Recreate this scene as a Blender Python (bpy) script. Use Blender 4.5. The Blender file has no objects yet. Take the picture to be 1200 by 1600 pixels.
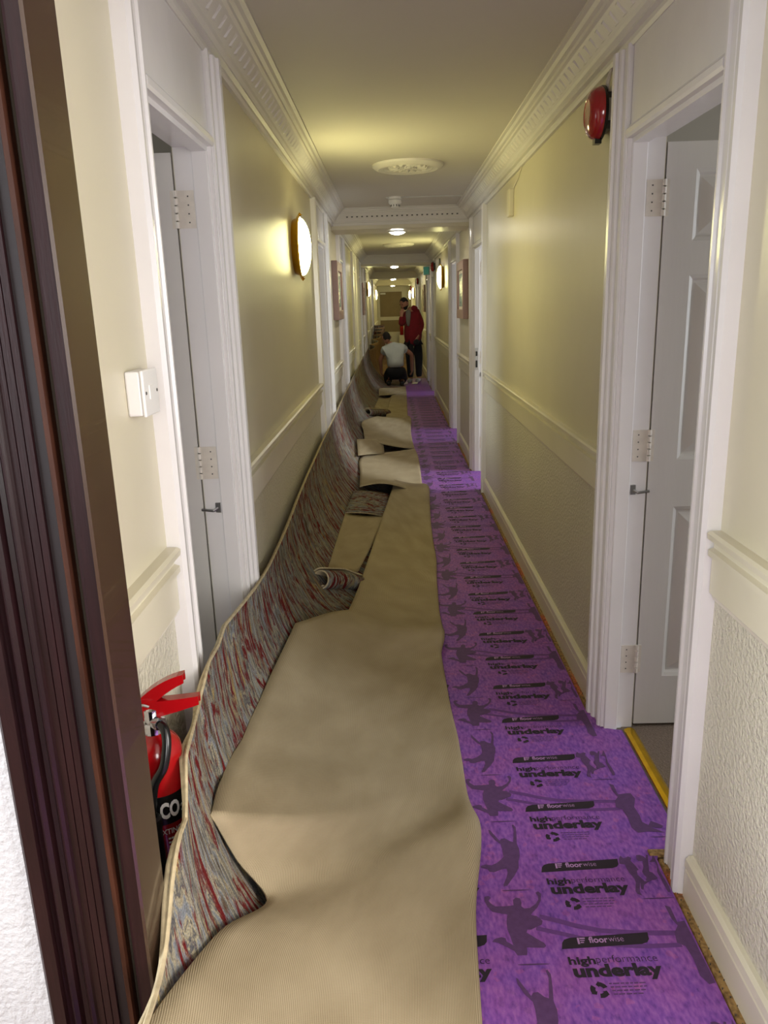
import bpy, bmesh, math, random
from mathutils import Vector, Matrix
random.seed(7)
S = bpy.context.scene
COL = S.collection
PI = math.pi

# ------------------------------------------------------------------ camera
cd = bpy.data.cameras.new('camera'); cam = bpy.data.objects.new('camera', cd); COL.objects.link(cam)
cd.sensor_fit = 'VERTICAL'; cd.sensor_height = 36.0; cd.lens = 1199.76 / 1600 * 36.0
cd.clip_start = 0.02; cd.clip_end = 200
def _cam():
    f = 1199.76
    F = Vector((611 - 600, 478 - 800, f)).normalized()
    U = -Vector((738 - 600, 5275 - 800, f)).normalized()
    U = (U - F * U.dot(F)).normalized()
    R = F.cross(U)
    if R.x < 0: R = -R
    # R, F, U: the world axes written in camera space (x right, y down, z forward)
    m = Matrix(((R.x, -R.y, -R.z, 0), (F.x, -F.y, -F.z, 0), (U.x, -U.y, -U.z, 1.5), (0, 0, 0, 1)))
    cam.matrix_world = m
_cam()
S.camera = cam

# ------------------------------------------------------------------ world, exposure
S.view_settings.view_transform = 'Standard'; S.view_settings.look = 'None'
S.view_settings.gamma = 1.0; S.view_settings.exposure = 0.85
S.view_settings.use_curve_mapping = False
S.cycles.use_denoising = True
S.cycles.max_bounces = 6; S.cycles.diffuse_bounces = 4; S.cycles.glossy_bounces = 3
w = bpy.data.worlds.new('sky'); S.world = w; w.use_nodes = True
w.node_tree.nodes['Background'].inputs[0].default_value = (0.75, 0.85, 1.0, 1)
w.node_tree.nodes['Background'].inputs[1].default_value = 0.8

def area(name, loc, direction, sx, sy, power, color):
    l = bpy.data.lights.new(name, 'AREA'); l.shape = 'RECTANGLE'; l.size = sx; l.size_y = sy
    l.energy = power; l.color = color
    o = bpy.data.objects.new(name, l); COL.objects.link(o); o.location = loc
    o.rotation_euler = Vector(direction).to_track_quat('-Z', 'Y').to_euler()
    return o
DAY = (0.88, 0.94, 1.0)
area('landing_window_light', (0.55, -2.35, 1.55), (-0.05, 1, -0.12), 1.5, 1.4, 46, (1.0, 0.97, 0.93))
area('landing_window_light', (2.1, -0.25, 1.5), (-1, 0, -0.05), 1.1, 1.3, 52, (1.0, 0.97, 0.93))
area('landing_window_light', (-2.1, -0.25, 1.5), (1, 0, -0.05), 1.1, 1.3, 58, (0.90, 0.95, 1.0))
area('room_window_light', (3.35, 2.1, 1.45), (-1, 0, -0.05), 1.3, 1.3, 26, DAY)
area('room_window_light', (-2.95, 2.0, 1.45), (1, 0, -0.05), 1.3, 1.3, 12, DAY)
area('room_window_light', (3.2, 6.6, 1.45), (-1, 0, -0.05), 1.3, 1.3, 55, DAY)
area('room_window_light', (-2.95, 6.0, 1.45), (1, 0, -0.05), 1.3, 1.3, 30, DAY)
area('room_window_light', (3.2, 9.1, 1.45), (-1, 0, -0.05), 1.3, 1.3, 30, DAY)
area('room_window_light', (3.2, 13.5, 1.45), (-1, 0, -0.05), 1.3, 1.3, 16, (0.8, 0.9, 1.0))
LAMP_COL = (1.0, 0.92, 0.40); LAMP_E = 22.0; DOWN_E = 60.0

# ------------------------------------------------------------------ helpers
def srgb(r, g, b):
    return tuple(((c / 255) / 12.92 if c / 255 <= 0.04045 else ((c / 255 + 0.055) / 1.055) ** 2.4) for c in (r, g, b)) + (1,)

def mat(name, rgb, rough=0.5, metal=0.0, var=0.0, vscale=8.0, bump=0.0, bscale=60.0, bdetail=2.0, spec=0.5, emit=None, estr=0.0, coat=0.0, stretch=None, coords='Object'):
    m = bpy.data.materials.new(name); m.use_nodes = True
    nt = m.node_tree; b = nt.nodes['Principled BSDF']
    b.inputs['Base Color'].default_value = srgb(*rgb); b.inputs['Roughness'].default_value = rough
    b.inputs['Metallic'].default_value = metal; b.inputs['Specular IOR Level'].default_value = spec
    b.inputs['Coat Weight'].default_value = coat
    if emit:
        b.inputs['Emission Color'].default_value = tuple(emit) + (1,); b.inputs['Emission Strength'].default_value = estr
    tc = nt.nodes.new('ShaderNodeTexCoord'); vec = tc.outputs[coords]
    if stretch:
        mp = nt.nodes.new('ShaderNodeMapping'); mp.inputs['Scale'].default_value = stretch
        nt.links.new(vec, mp.inputs['Vector']); vec = mp.outputs['Vector']
    if var:
        n = nt.nodes.new('ShaderNodeTexNoise'); n.inputs['Scale'].default_value = vscale; n.inputs['Detail'].default_value = 4
        nt.links.new(vec, n.inputs['Vector'])
        r = nt.nodes.new('ShaderNodeValToRGB'); c = srgb(*rgb)
        r.color_ramp.elements[0].color = tuple(max(0, x * (1 - var)) for x in c[:3]) + (1,)
        r.color_ramp.elements[1].color = tuple(min(1, x * (1 + var)) for x in c[:3]) + (1,)
        r.color_ramp.elements[0].position = 0.3; r.color_ramp.elements[1].position = 0.7
        nt.links.new(n.outputs['Fac'], r.inputs['Fac']); nt.links.new(r.outputs['Color'], b.inputs['Base Color'])
    if bump:
        n2 = nt.nodes.new('ShaderNodeTexNoise'); n2.inputs['Scale'].default_value = bscale; n2.inputs['Detail'].default_value = bdetail
        nt.links.new(vec, n2.inputs['Vector'])
        bp = nt.nodes.new('ShaderNodeBump'); bp.inputs['Strength'].default_value = bump; bp.inputs['Distance'].default_value = 0.01
        nt.links.new(n2.outputs['Fac'], bp.inputs['Height']); nt.links.new(bp.outputs['Normal'], b.inputs['Normal'])
    return m

M = {}
M['wall'] = mat('cream_satin_paint', (207, 199, 175), 0.36, var=0.03, vscale=2.5, bump=0.05, bscale=14)
M['wall_low'] = mat('cream_textured_paper', (206, 200, 180), 0.38, var=0.03, vscale=3, bump=1.0, bscale=85, bdetail=3)
M['white_wall'] = mat('white_textured_paper', (172, 170, 171), 0.45, bump=0.5, bscale=85, bdetail=3)
M['ceil'] = mat('ceiling_paint', (204, 199, 190), 0.7, var=0.02, vscale=1.5)
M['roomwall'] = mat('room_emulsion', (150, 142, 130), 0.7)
M['trim'] = mat('cornice_paint', (214, 210, 203), 0.5, var=0.03, vscale=6)
M['cream_trim'] = mat('cream_gloss_trim', (216, 209, 186), 0.28, var=0.03, vscale=5)
M['gloss'] = mat('white_gloss_paint', (226, 222, 220), 0.22, var=0.03, vscale=5, bump=0.03, bscale=20)
M['door'] = mat('white_satin_door', (214, 210, 205), 0.35, var=0.02, vscale=4, bump=0.03, bscale=25, stretch=(4, 4, .6))
M['hinge'] = mat('painted_hinge', (216, 208, 196), 0.35, var=0.06, vscale=40)
M['steel'] = mat('steel', (170, 170, 172), 0.28, 1.0)
M['chrome'] = mat('chrome', (200, 200, 205), 0.15, 1.0)
M['brass'] = mat('brass', (205, 160, 50), 0.2, 1.0, var=0.08, vscale=20)
M['gold_strip'] = mat('gold_anodised_strip', (222, 180, 40), 0.25, 0.9, var=0.1, vscale=30)
M['mahog'] = mat('mahogany_gloss', (27, 10, 12), 0.34, var=0.25, vscale=14, stretch=(8, 8, .5), spec=0.3, coat=0.05, bump=0.04, bscale=60)
M['mahog_edge'] = mat('worn_mahogany_edge', (48, 24, 14), 0.45, spec=0.2, var=0.4, vscale=18, stretch=(6, 6, .6))
M['mahog_brown'] = mat('mahogany_jamb', (54, 37, 26), 0.25, var=0.12, vscale=10, stretch=(6, 6, .5), coat=0.3)
M['mahog_grey'] = mat('mahogany_dull', (25, 18, 19), 0.5, spec=0.25, var=0.1, vscale=10, stretch=(6, 6, .5))
M['seal'] = mat('cream_brush_seal', (52, 44, 34), 0.7)
M['black'] = mat('black_rubber', (20, 20, 21), 0.45)
M['blackgloss'] = mat('black_gloss', (14, 14, 15), 0.25)
M['red'] = mat('red_gloss', (150, 10, 16), 0.2, coat=0.5)
M['bellred'] = mat('bell_red', (150, 18, 24), 0.15, coat=0.6)
M['whiteplastic'] = mat('white_plastic', (235, 233, 230), 0.3)
M['greyplastic'] = mat('grey_plastic', (190, 188, 184), 0.4)
M['print_white'] = mat('white_print', (232, 228, 224), 0.5)
M['darkgrey'] = mat('dark_grey_metal', (70, 68, 66), 0.45)
M['boards'] = mat('wood_subfloor', (110, 84, 58), 0.7, var=0.2, vscale=12, stretch=(6, .6, 1))
M['roomcarpet'] = mat('brown_room_carpet', (122, 106, 92), 0.95, var=0.25, vscale=160, bump=0.6, bscale=220)
M['lamp'] = mat('lit_opal_glass', (255, 250, 235), 0.3, emit=LAMP_COL, estr=LAMP_E)
M['down'] = mat('lit_downlight', (255, 250, 240), 0.3, emit=(1.0, 0.93, 0.78), estr=DOWN_E)
M['picframe'] = mat('taupe_picture_frame', (150, 118, 108), 0.4, var=0.06, vscale=12)
M['picmount'] = mat('cream_mount', (235, 228, 205), 0.6)
M['glass_art'] = None
M['enddoor'] = mat('fawn_door_panel', (138, 118, 84), 0.5, var=0.05, vscale=4)
M['skin'] = mat('skin', (168, 118, 92), 0.55, var=0.05, vscale=20)
M['hair'] = mat('dark_hair', (30, 24, 22), 0.8, var=0.3, vscale=80)
M['hoodie'] = mat('dark_red_fleece', (120, 18, 28), 0.9, var=0.1, vscale=20, bump=0.2, bscale=30)
M['greytee'] = mat('grey_tee', (120, 116, 106), 0.9, var=0.08, vscale=20)
M['whitetee'] = mat('pale_grey_tee', (198, 204, 200), 0.9, var=0.05, vscale=10, bump=0.5, bscale=14)
M['trousers'] = mat('black_trousers', (26, 25, 28), 0.9, var=0.1, vscale=20)
M['trainer'] = mat('white_trainer', (205, 203, 200), 0.6)

def node_mat(name, rough):
    m = bpy.data.materials.new(name); m.use_nodes = True
    nt = m.node_tree; b = nt.nodes['Principled BSDF']; b.inputs['Roughness'].default_value = rough
    return m, nt, b
def N(nt, typ, **kw):
    n = nt.nodes.new(typ)
    for k, v in kw.items():
        if k in n.inputs.keys(): n.inputs[k].default_value = v
        else: setattr(n, k, v)
    return n
def ramp(nt, stops, interp='LINEAR'):
    r = nt.nodes.new('ShaderNodeValToRGB'); cr = r.color_ramp; cr.interpolation = interp
    while len(cr.elements) < len(stops): cr.elements.new(0.5)
    for e, (p, c) in zip(cr.elements, stops): e.position = p; e.color = c if len(c) == 4 else tuple(c) + (1,)
    return r

def underlay_mat():
    m, nt, b = node_mat('purple_foam_underlay', 0.52)
    b.inputs['Specular IOR Level'].default_value = .22
    tc = N(nt, 'ShaderNodeTexCoord')
    v = N(nt, 'ShaderNodeTexVoronoi', Scale=70.0); nt.links.new(tc.outputs['Object'], v.inputs['Vector'])
    mp = N(nt, 'ShaderNodeMapping'); mp.inputs['Rotation'].default_value = (0, 0, .5); mp.inputs['Scale'].default_value = (1.4, .6, 1)
    nt.links.new(tc.outputs['Object'], mp.inputs['Vector'])
    n1 = N(nt, 'ShaderNodeTexNoise', Scale=85.0, Detail=3.0); nt.links.new(mp.outputs['Vector'], n1.inputs['Vector'])
    n2 = N(nt, 'ShaderNodeTexNoise', Scale=9.0, Detail=3.0); nt.links.new(tc.outputs['Object'], n2.inputs['Vector'])
    r1 = ramp(nt, [(.30, srgb(84, 46, 120)), (.42, srgb(120, 70, 154)), (.55, srgb(146, 90, 170)), (.72, srgb(172, 112, 182))])
    nt.links.new(n1.outputs['Fac'], r1.inputs['Fac'])
    r2 = ramp(nt, [(.35, srgb(114, 78, 178)), (.65, srgb(164, 90, 154))])
    nt.links.new(n2.outputs['Fac'], r2.inputs['Fac'])
    mx = N(nt, 'ShaderNodeMix', data_type='RGBA'); mx.inputs['Factor'].default_value = .32
    nt.links.new(r1.outputs['Color'], mx.inputs[6]); nt.links.new(r2.outputs['Color'], mx.inputs[7])
    # single dark and pink crumbs
    hs = N(nt, 'ShaderNodeSeparateColor'); nt.links.new(v.outputs['Color'], hs.inputs['Color'])
    r3 = ramp(nt, [(0.0, srgb(70, 40, 110)), (.05, srgb(128, 74, 166)), (.95, srgb(128, 74, 166)), (.96, srgb(190, 96, 140))], 'CONSTANT')
    nt.links.new(hs.outputs[0], r3.inputs['Fac'])
    mx2 = N(nt, 'ShaderNodeMix', data_type='RGBA'); mx2.inputs['Factor'].default_value = .22
    nt.links.new(mx.outputs[2], mx2.inputs[6]); nt.links.new(r3.outputs['Color'], mx2.inputs[7])
    nt.links.new(mx2.outputs[2], b.inputs['Base Color'])
    bp = N(nt, 'ShaderNodeBump', Strength=.25, Distance=.004)
    n3 = N(nt, 'ShaderNodeTexNoise', Scale=26.0, Detail=4.0); nt.links.new(tc.outputs['Object'], n3.inputs['Vector'])
    nt.links.new(n3.outputs['Fac'], bp.inputs['Height']); nt.links.new(bp.outputs['Normal'], b.inputs['Normal'])
    return m
M['underlay'] = underlay_mat()
M['ink'] = mat('black_ink', (46, 38, 48), 0.55, spec=0.22)
M['ink_soft'] = mat('tinted_ink', (92, 62, 106), 0.55, spec=0.22, var=0.12, vscale=70)
M['ink_soft2'] = mat('faint_tinted_ink', (104, 64, 128), 0.55, spec=0.22, var=0.1, vscale=70)
M['ink_light'] = mat('lilac_lettering', (176, 132, 186), 0.4)

def pile_mat():
    m, nt, b = node_mat('streaked_carpet_pile', 0.95)
    tc = N(nt, 'ShaderNodeTexCoord')
    mp = N(nt, 'ShaderNodeMapping'); mp.inputs['Scale'].default_value = (3.2, 13.0, 1)
    nt.links.new(tc.outputs['UV'], mp.inputs['Vector'])
    n1 = N(nt, 'ShaderNodeTexNoise', Scale=1.0, Detail=6.0, Distortion=2.2, Roughness=.58); nt.links.new(mp.outputs['Vector'], n1.inputs['Vector'])
    r1 = ramp(nt, [(.26, srgb(42, 38, 34)), (.36, srgb(104, 94, 78)), (.44, srgb(126, 132, 138)), (.50, srgb(162, 152, 124)), (.54, srgb(84, 84, 88)), (.60, srgb(136, 130, 112)), (.67, srgb(168, 142, 84)), (.74, srgb(58, 46, 36))])
    nt.links.new(n1.outputs['Fac'], r1.inputs['Fac'])
    mp2 = N(nt, 'ShaderNodeMapping'); mp2.inputs['Scale'].default_value = (3.0, 11.0, 1); mp2.inputs['Location'].default_value = (5, 3, 0)
    nt.links.new(tc.outputs['UV'], mp2.inputs['Vector'])
    n2 = N(nt, 'ShaderNodeTexNoise', Scale=1.3, Detail=9.0, Distortion=1.8, Roughness=.72); nt.links.new(mp2.outputs['Vector'], n2.inputs['Vector'])
    r2 = ramp(nt, [(.51, (0, 0, 0)), (.565, (1, 1, 1))]); nt.links.new(n2.outputs['Fac'], r2.inputs['Fac'])
    mx = N(nt, 'ShaderNodeMix', data_type='RGBA'); nt.links.new(r2.outputs['Color'], mx.inputs['Factor'])
    nt.links.new(r1.outputs['Color'], mx.inputs[6]); mx.inputs[7].default_value = srgb(104, 30, 30)
    n4 = N(nt, 'ShaderNodeTexNoise', Scale=260.0, Detail=2.0); nt.links.new(tc.outputs['UV'], n4.inputs['Vector'])
    r4 = ramp(nt, [(.3, (.55, .55, .55)), (.7, (1.25, 1.25, 1.25))]); nt.links.new(n4.outputs['Fac'], r4.inputs['Fac'])
    mm = N(nt, 'ShaderNodeMix', data_type='RGBA', blend_type='MULTIPLY'); mm.inputs['Factor'].default_value = 1
    nt.links.new(mx.outputs[2], mm.inputs[6]); nt.links.new(r4.outputs['Color'], mm.inputs[7])
    nt.links.new(mm.outputs[2], b.inputs['Base Color'])
    bp = N(nt, 'ShaderNodeBump', Strength=.6, Distance=.004); nt.links.new(n4.outputs['Fac'], bp.inputs['Height'])
    nt.links.new(bp.outputs['Normal'], b.inputs['Normal'])
    b.inputs['Specular IOR Level'].default_value = .1
    return m
M['pile'] = pile_mat()
def backing_mat(name, base, dark):
    m, nt, b = node_mat(name, 0.9)
    tc = N(nt, 'ShaderNodeTexCoord')
    wv = N(nt, 'ShaderNodeTexWave', wave_type='BANDS', bands_direction='X', Scale=60.0, Distortion=.25); wv.inputs['Detail'].default_value = 1.0
    nt.links.new(tc.outputs['UV'], wv.inputs['Vector'])
    wv2 = N(nt, 'ShaderNodeTexWave', wave_type='BANDS', bands_direction='Y', Scale=78.0, Distortion=.4)
    nt.links.new(tc.outputs['UV'], wv2.inputs['Vector'])
    ad = N(nt, 'ShaderNodeMath', operation='MULTIPLY_ADD'); nt.links.new(wv2.outputs['Fac'], ad.inputs[0]); ad.inputs[1].default_value = .35
    nt.links.new(wv.outputs['Fac'], ad.inputs[2])
    r = ramp(nt, [(.1, srgb(*dark)), (.8, srgb(*base))]); nt.links.new(ad.outputs[0], r.inputs['Fac'])
    n = N(nt, 'ShaderNodeTexNoise', Scale=5.0, Detail=5.0); nt.links.new(tc.outputs['UV'], n.inputs['Vector'])
    r2 = ramp(nt, [(.3, (.84, .82, .78)), (.7, (1.06, 1.06, 1.06))]); nt.links.new(n.outputs['Fac'], r2.inputs['Fac'])
    mm = N(nt, 'ShaderNodeMix', data_type='RGBA', blend_type='MULTIPLY'); mm.inputs['Factor'].default_value = 1
    nt.links.new(r.outputs['Color'], mm.inputs[6]); nt.links.new(r2.outputs['Color'], mm.inputs[7])
    nt.links.new(mm.outputs[2], b.inputs['Base Color'])
    bp = N(nt, 'ShaderNodeBump', Strength=.35, Distance=.0015); nt.links.new(ad.outputs[0], bp.inputs['Height'])
    nt.links.new(bp.outputs['Normal'], b.inputs['Normal'])
    b.inputs['Specular IOR Level'].default_value = .2
    return m
M['backing'] = backing_mat('ribbed_jute_backing', (178, 163, 134), (134, 119, 92))
M['backing_far'] = backing_mat('brown_jute_backing', (160, 130, 94), (118, 92, 64))
M['edge'] = mat('cut_carpet_edge', (180, 164, 130), 0.9, var=0.2, vscale=60)
def art_mat():
    m, nt, b = node_mat('abstract_print', 0.2)
    tc = N(nt, 'ShaderNodeTexCoord')
    n = N(nt, 'ShaderNodeTexNoise', Scale=6.0, Detail=3.0); nt.links.new(tc.outputs['Object'], n.inputs['Vector'])
    r = ramp(nt, [(.3, srgb(60, 84, 112)), (.45, srgb(84, 140, 150)), (.6, srgb(170, 196, 180)), (.75, srgb(90, 96, 104))])
    nt.links.new(n.outputs['Fac'], r.inputs['Fac']); nt.links.new(r.outputs['Color'], b.inputs['Base Color'])
    return m
M['glass_art'] = art_mat()
def gripper_mat():
    m, nt, b = node_mat('gripper_rod_wood', 0.7)
    tc = N(nt, 'ShaderNodeTexCoord')
    mp = N(nt, 'ShaderNodeMapping'); mp.inputs['Scale'].default_value = (0, 1.6, 0); nt.links.new(tc.outputs['Object'], mp.inputs['Vector'])
    n = N(nt, 'ShaderNodeTexNoise', Scale=1.4, Detail=2.0); nt.links.new(mp.outputs['Vector'], n.inputs['Vector'])
    n2 = N(nt, 'ShaderNodeTexNoise', Scale=90.0, Detail=3.0); nt.links.new(tc.outputs['Object'], n2.inputs['Vector'])
    r = ramp(nt, [(.54, srgb(156, 124, 74)), (.60, srgb(182, 98, 56))]); nt.links.new(n.outputs['Fac'], r.inputs['Fac'])
    r2 = ramp(nt, [(.35, (.5, .45, .4)), (.6, (1.1, 1.1, 1.1))]); nt.links.new(n2.outputs['Fac'], r2.inputs['Fac'])
    mm = N(nt, 'ShaderNodeMix', data_type='RGBA', blend_type='MULTIPLY'); mm.inputs['Factor'].default_value = 1
    nt.links.new(r.outputs['Color'], mm.inputs[6]); nt.links.new(r2.outputs['Color'], mm.inputs[7])
    nt.links.new(mm.outputs[2], b.inputs['Base Color'])
    return m
M['gripper'] = gripper_mat()

def tag(o, label=None, cat=None, group=None, kind=None):
    if label: o['label'] = label
    if cat: o['category'] = cat
    if group: o['group'] = group
    if kind: o['kind'] = kind
    return o
def empty(name, loc=(0, 0, 0)):
    o = bpy.data.objects.new(name, None); COL.objects.link(o); o.location = loc; o.empty_display_size = .05
    return o
def obj(name, me, parent=None, loc=None):
    o = bpy.data.objects.new(name, me); COL.objects.link(o)
    if loc is not None: o.location = loc
    if parent is not None:
        o.parent = parent
        if loc is None: o.location = -parent_world(parent)   # meshes are written in world coordinates
    return o
def parent_world(p):
    v = Vector(p.location)
    if p.parent is not None: v = v + parent_world(p.parent)
    return v

class MB:
    """collects polygons, then links them as one mesh"""
    def __init__(self): self.v = []; self.f = []; self.m = []; self.uv = {}
    def poly(self, pts, mi=0):
        i = len(self.v); self.v += [tuple(p) for p in pts]; self.f.append(tuple(range(i, i + len(pts)))); self.m.append(mi)
    def box(self, x0, x1, y0, y1, z0, z1, mi=0):
        if x0 > x1: x0, x1 = x1, x0
        if y0 > y1: y0, y1 = y1, y0
        if z0 > z1: z0, z1 = z1, z0
        i = len(self.v)
        self.v += [(x0, y0, z0), (x1, y0, z0), (x1, y1, z0), (x0, y1, z0), (x0, y0, z1), (x1, y0, z1), (x1, y1, z1), (x0, y1, z1)]
        for q in ((0, 3, 2, 1), (4, 5, 6, 7), (0, 1, 5, 4), (1, 2, 6, 5), (2, 3, 7, 6), (3, 0, 4, 7)):
            self.f.append(tuple(i + k for k in q)); self.m.append(mi)
    def sweep(self, A, B, mi=0):
        """closed profile A (3d points) joined to profile B"""
        i = len(self.v); n = len(A); self.v += [tuple(p) for p in A] + [tuple(p) for p in B]
        for k in range(n):
            l = (k + 1) % n; self.f.append((i + k, i + l, i + n + l, i + n + k)); self.m.append(mi)
        self.f.append(tuple(i + k for k in reversed(range(n)))); self.m.append(mi)
        self.f.append(tuple(i + n + k for k in range(n))); self.m.append(mi)
    def loft(self, rings, mi=0):
        i = len(self.v); n = len(rings[0])
        for r in rings: self.v += [tuple(p) for p in r]
        for a in range(len(rings) - 1):
            for k in range(n):
                l = (k + 1) % n; self.f.append((i + a * n + k, i + a * n + l, i + (a + 1) * n + l, i + (a + 1) * n + k)); self.m.append(mi)
        self.f.append(tuple(i + k for k in reversed(range(n)))); self.m.append(mi)
        self.f.append(tuple(i + (len(rings) - 1) * n + k for k in range(n))); self.m.append(mi)
    def tube(self, path, r, seg=10, mi=0, cap=True):
        path = [Vector(p) for p in path]; n = len(path); rs = r if isinstance(r, (list, tuple)) else [r] * n
        i0 = len(self.v); up = None
        for k, p in enumerate(path):
            t = (path[min(k + 1, n - 1)] - path[max(k - 1, 0)]).normalized()
            if up is None: up = t.orthogonal().normalized()
            up = (up - t * up.dot(t)).normalized(); sd = t.cross(up)
            for a in range(seg):
                an = 2 * PI * a / seg; self.v.append(tuple(p + (up * math.cos(an) + sd * math.sin(an)) * rs[k]))
        for k in range(n - 1):
            for a in range(seg):
                b = (a + 1) % seg
                self.f.append((i0 + k * seg + a, i0 + k * seg + b, i0 + (k + 1) * seg + b, i0 + (k + 1) * seg + a)); self.m.append(mi)
        if cap:
            self.f.append(tuple(i0 + a for a in reversed(range(seg)))); self.m.append(mi)
            self.f.append(tuple(i0 + (n - 1) * seg + a for a in range(seg))); self.m.append(mi)
    def lathe(self, prof, origin, axis='Z', seg=32, sx=1.0, mi=0):
        """prof: (radius, height) list along an axis"""
        i0 = len(self.v); o = Vector(origin); n = len(prof)
        for (r, h) in prof:
            for a in range(seg):
                c, s = math.cos(2 * PI * a / seg) * r, math.sin(2 * PI * a / seg) * r
                p = {'Z': (c, s, h), '-Z': (c, -s, -h), 'X': (h, c, s), '-X': (-h, c, -s)}[axis]
                self.v.append(tuple(o + Vector(p)))
        for k in range(n - 1):
            for a in range(seg):
                b = (a + 1) % seg
                self.f.append((i0 + k * seg + a, i0 + k * seg + b, i0 + (k + 1) * seg + b, i0 + (k + 1) * seg + a)); self.m.append(mi)
        if prof[0][0] > 1e-5: self.f.append(tuple(i0 + a for a in reversed(range(seg)))); self.m.append(mi)
        if prof[-1][0] > 1e-5: self.f.append(tuple(i0 + (n - 1) * seg + a for a in range(seg))); self.m.append(mi)
    def mesh(self, name, mats, smooth=False):
        me = bpy.data.meshes.new(name); me.from_pydata(self.v, [], self.f)
        for k in (mats if isinstance(mats, (list, tuple)) else [mats]): me.materials.append(M[k])
        me.polygons.foreach_set('material_index', self.m)
        if smooth: me.polygons.foreach_set('use_smooth', [True] * len(self.f))
        me.validate(); me.update()
        bm = bmesh.new(); bm.from_mesh(me); bmesh.ops.recalc_face_normals(bm, faces=bm.faces); bm.to_mesh(me); bm.free()
        if smooth:
            try: me.set_sharp_from_angle(angle=math.radians(38))
            except Exception: pass
        return me
    def build(self, name, mats, parent=None, smooth=False, loc=None):
        return obj(name, self.mesh(name, mats, smooth), parent, loc)
def bevel(o, w, seg=2):
    m = o.modifiers.new('bevel', 'BEVEL'); m.width = w; m.segments = seg; m.limit_method = 'ANGLE'; m.angle_limit = math.radians(40)
    return o
def struct(o, label, cat): return tag(o, label, cat, kind='structure')

# ------------------------------------------------------------------ the setting
XL, XR = -0.52, 0.73          # wall planes of the corridor
ZC = 2.345                    # ceiling
Y0, YE = 1.005, 30.5          # from the doorway to the end door
WT = 0.10                     # wall thickness
ZO = 1.96                     # top of door openings
PER = 6.55
BEAMS = [(7.32 + PER * k, 7.76 + PER * k) for k in range(4)]
# openings: (y0, y1, mode)
DL = [(1.78, 2.40, 'open'), (5.58, 6.32, 'open'), (7.98, 8.62, 'shut'), (10.75, 11.45, 'shut'), (12.55, 13.2, 'shut'), (15.0, 15.7, 'shut'), (17.9, 18.6, 'shut'), (21.6, 22.3, 'shut')]
DR = [(1.80, 2.49, 'open'), (6.22, 6.95, 'open'), (8.58, 9.5, 'open'), (13.15, 13.85, 'open'), (15.0, 15.75, 'shut'), (19.6, 20.3, 'shut'), (21.7, 22.4, 'shut'), (26.2, 26.9, 'shut')]

def wall(name, X, o, doors, label):
    m = MB(); y = Y0
    xs = (X, X + o * WT)
    for (a, b, _) in doors + [(YE, YE, '')]:
        m.box(*xs, y, a, 0, 0.9, 1); m.box(*xs, y, a, 0.9, ZC + .05, 0)
        if b > a: m.box(*xs, a, b, ZO + .02, ZC + .05, 0)
        y = b
    return struct(m.build(name, ['wall', 'wall_low']), label, 'wall')
wall('wall_left', XL, -1, DL, 'cream corridor wall on the left with a dado rail')
wall('wall_right', XR, 1, DR, 'cream corridor wall on the right above the purple underlay')
m = MB(); m.box(XL - WT, XR + WT, YE, YE + .1, 0, ZC + .05); struct(m.build('wall_back', 'wall'), 'short far wall closing the corridor around the fawn door', 'wall')
m = MB(); m.box(-2.2, XR + .02, -2.6, YE, -.05, 0); struct(m.build('floor', 'boards'), 'bare wooden subfloor under the carpet and underlay', 'floor')
m = MB(); m.box(XL - .05, XR + .05, .9, YE, ZC, ZC + .08); struct(m.build('ceiling', 'ceil'), 'off white painted corridor ceiling', 'ceiling')
for k, (a, b) in enumerate(BEAMS):
    m = MB(); m.box(XL - .02, XR + .02, a, b, 2.17, ZC)
    o = struct(bevel(m.build('trim_%d' % (k + 1), 'wall'), .008), ['nearest cream ceiling beam crossing the corridor', 'second cream ceiling beam crossing the corridor from the camera', 'third cream ceiling beam crossing the corridor from the camera', 'farthest cream ceiling beam just before the fawn door'][k], 'beam')
# landing behind the camera
m = MB()
m.box(-2.2, -.53, .93, Y0, 0, 2.5); m.box(.655, 2.2, .93, Y0, 0, 2.5); m.box(-.388, .655, .93, Y0, 2.08, 2.5)
struct(m.build('wall_front', 'white_wall'), 'white textured landing wall beside the dark door frame', 'wall')
m = MB(); m.box(-2.3, -2.2, -2.6, 1, 0, 2.5); m.box(2.2, 2.3, -2.6, 1, 0, 2.5)
m.box(-2.3, -.25, -2.7, -2.6, 0, 2.5); m.box(1.35, 2.3, -2.7, -2.6, 0, 2.5); m.box(-.25, 1.35, -2.7, -2.6, 0, .8); m.box(-.25, 1.35, -2.7, -2.6, 2.3, 2.5)
struct(m.build('wall_landing', 'white_wall'), 'white landing walls with a window behind the viewer', 'wall')
m = MB(); m.box(-2.3, 2.3, -2.7, 1.0, 2.5, 2.56); struct(m.build('ceiling_landing', 'ceil'), 'white ceiling of the landing behind the viewer', 'ceiling')
m = MB(); m.box(XR + .02, 2.2, -2.6, .93, -.05, 0); struct(m.build('floor_landing', 'boards'), 'wooden floor of the landing behind the viewer', 'floor')

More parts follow.
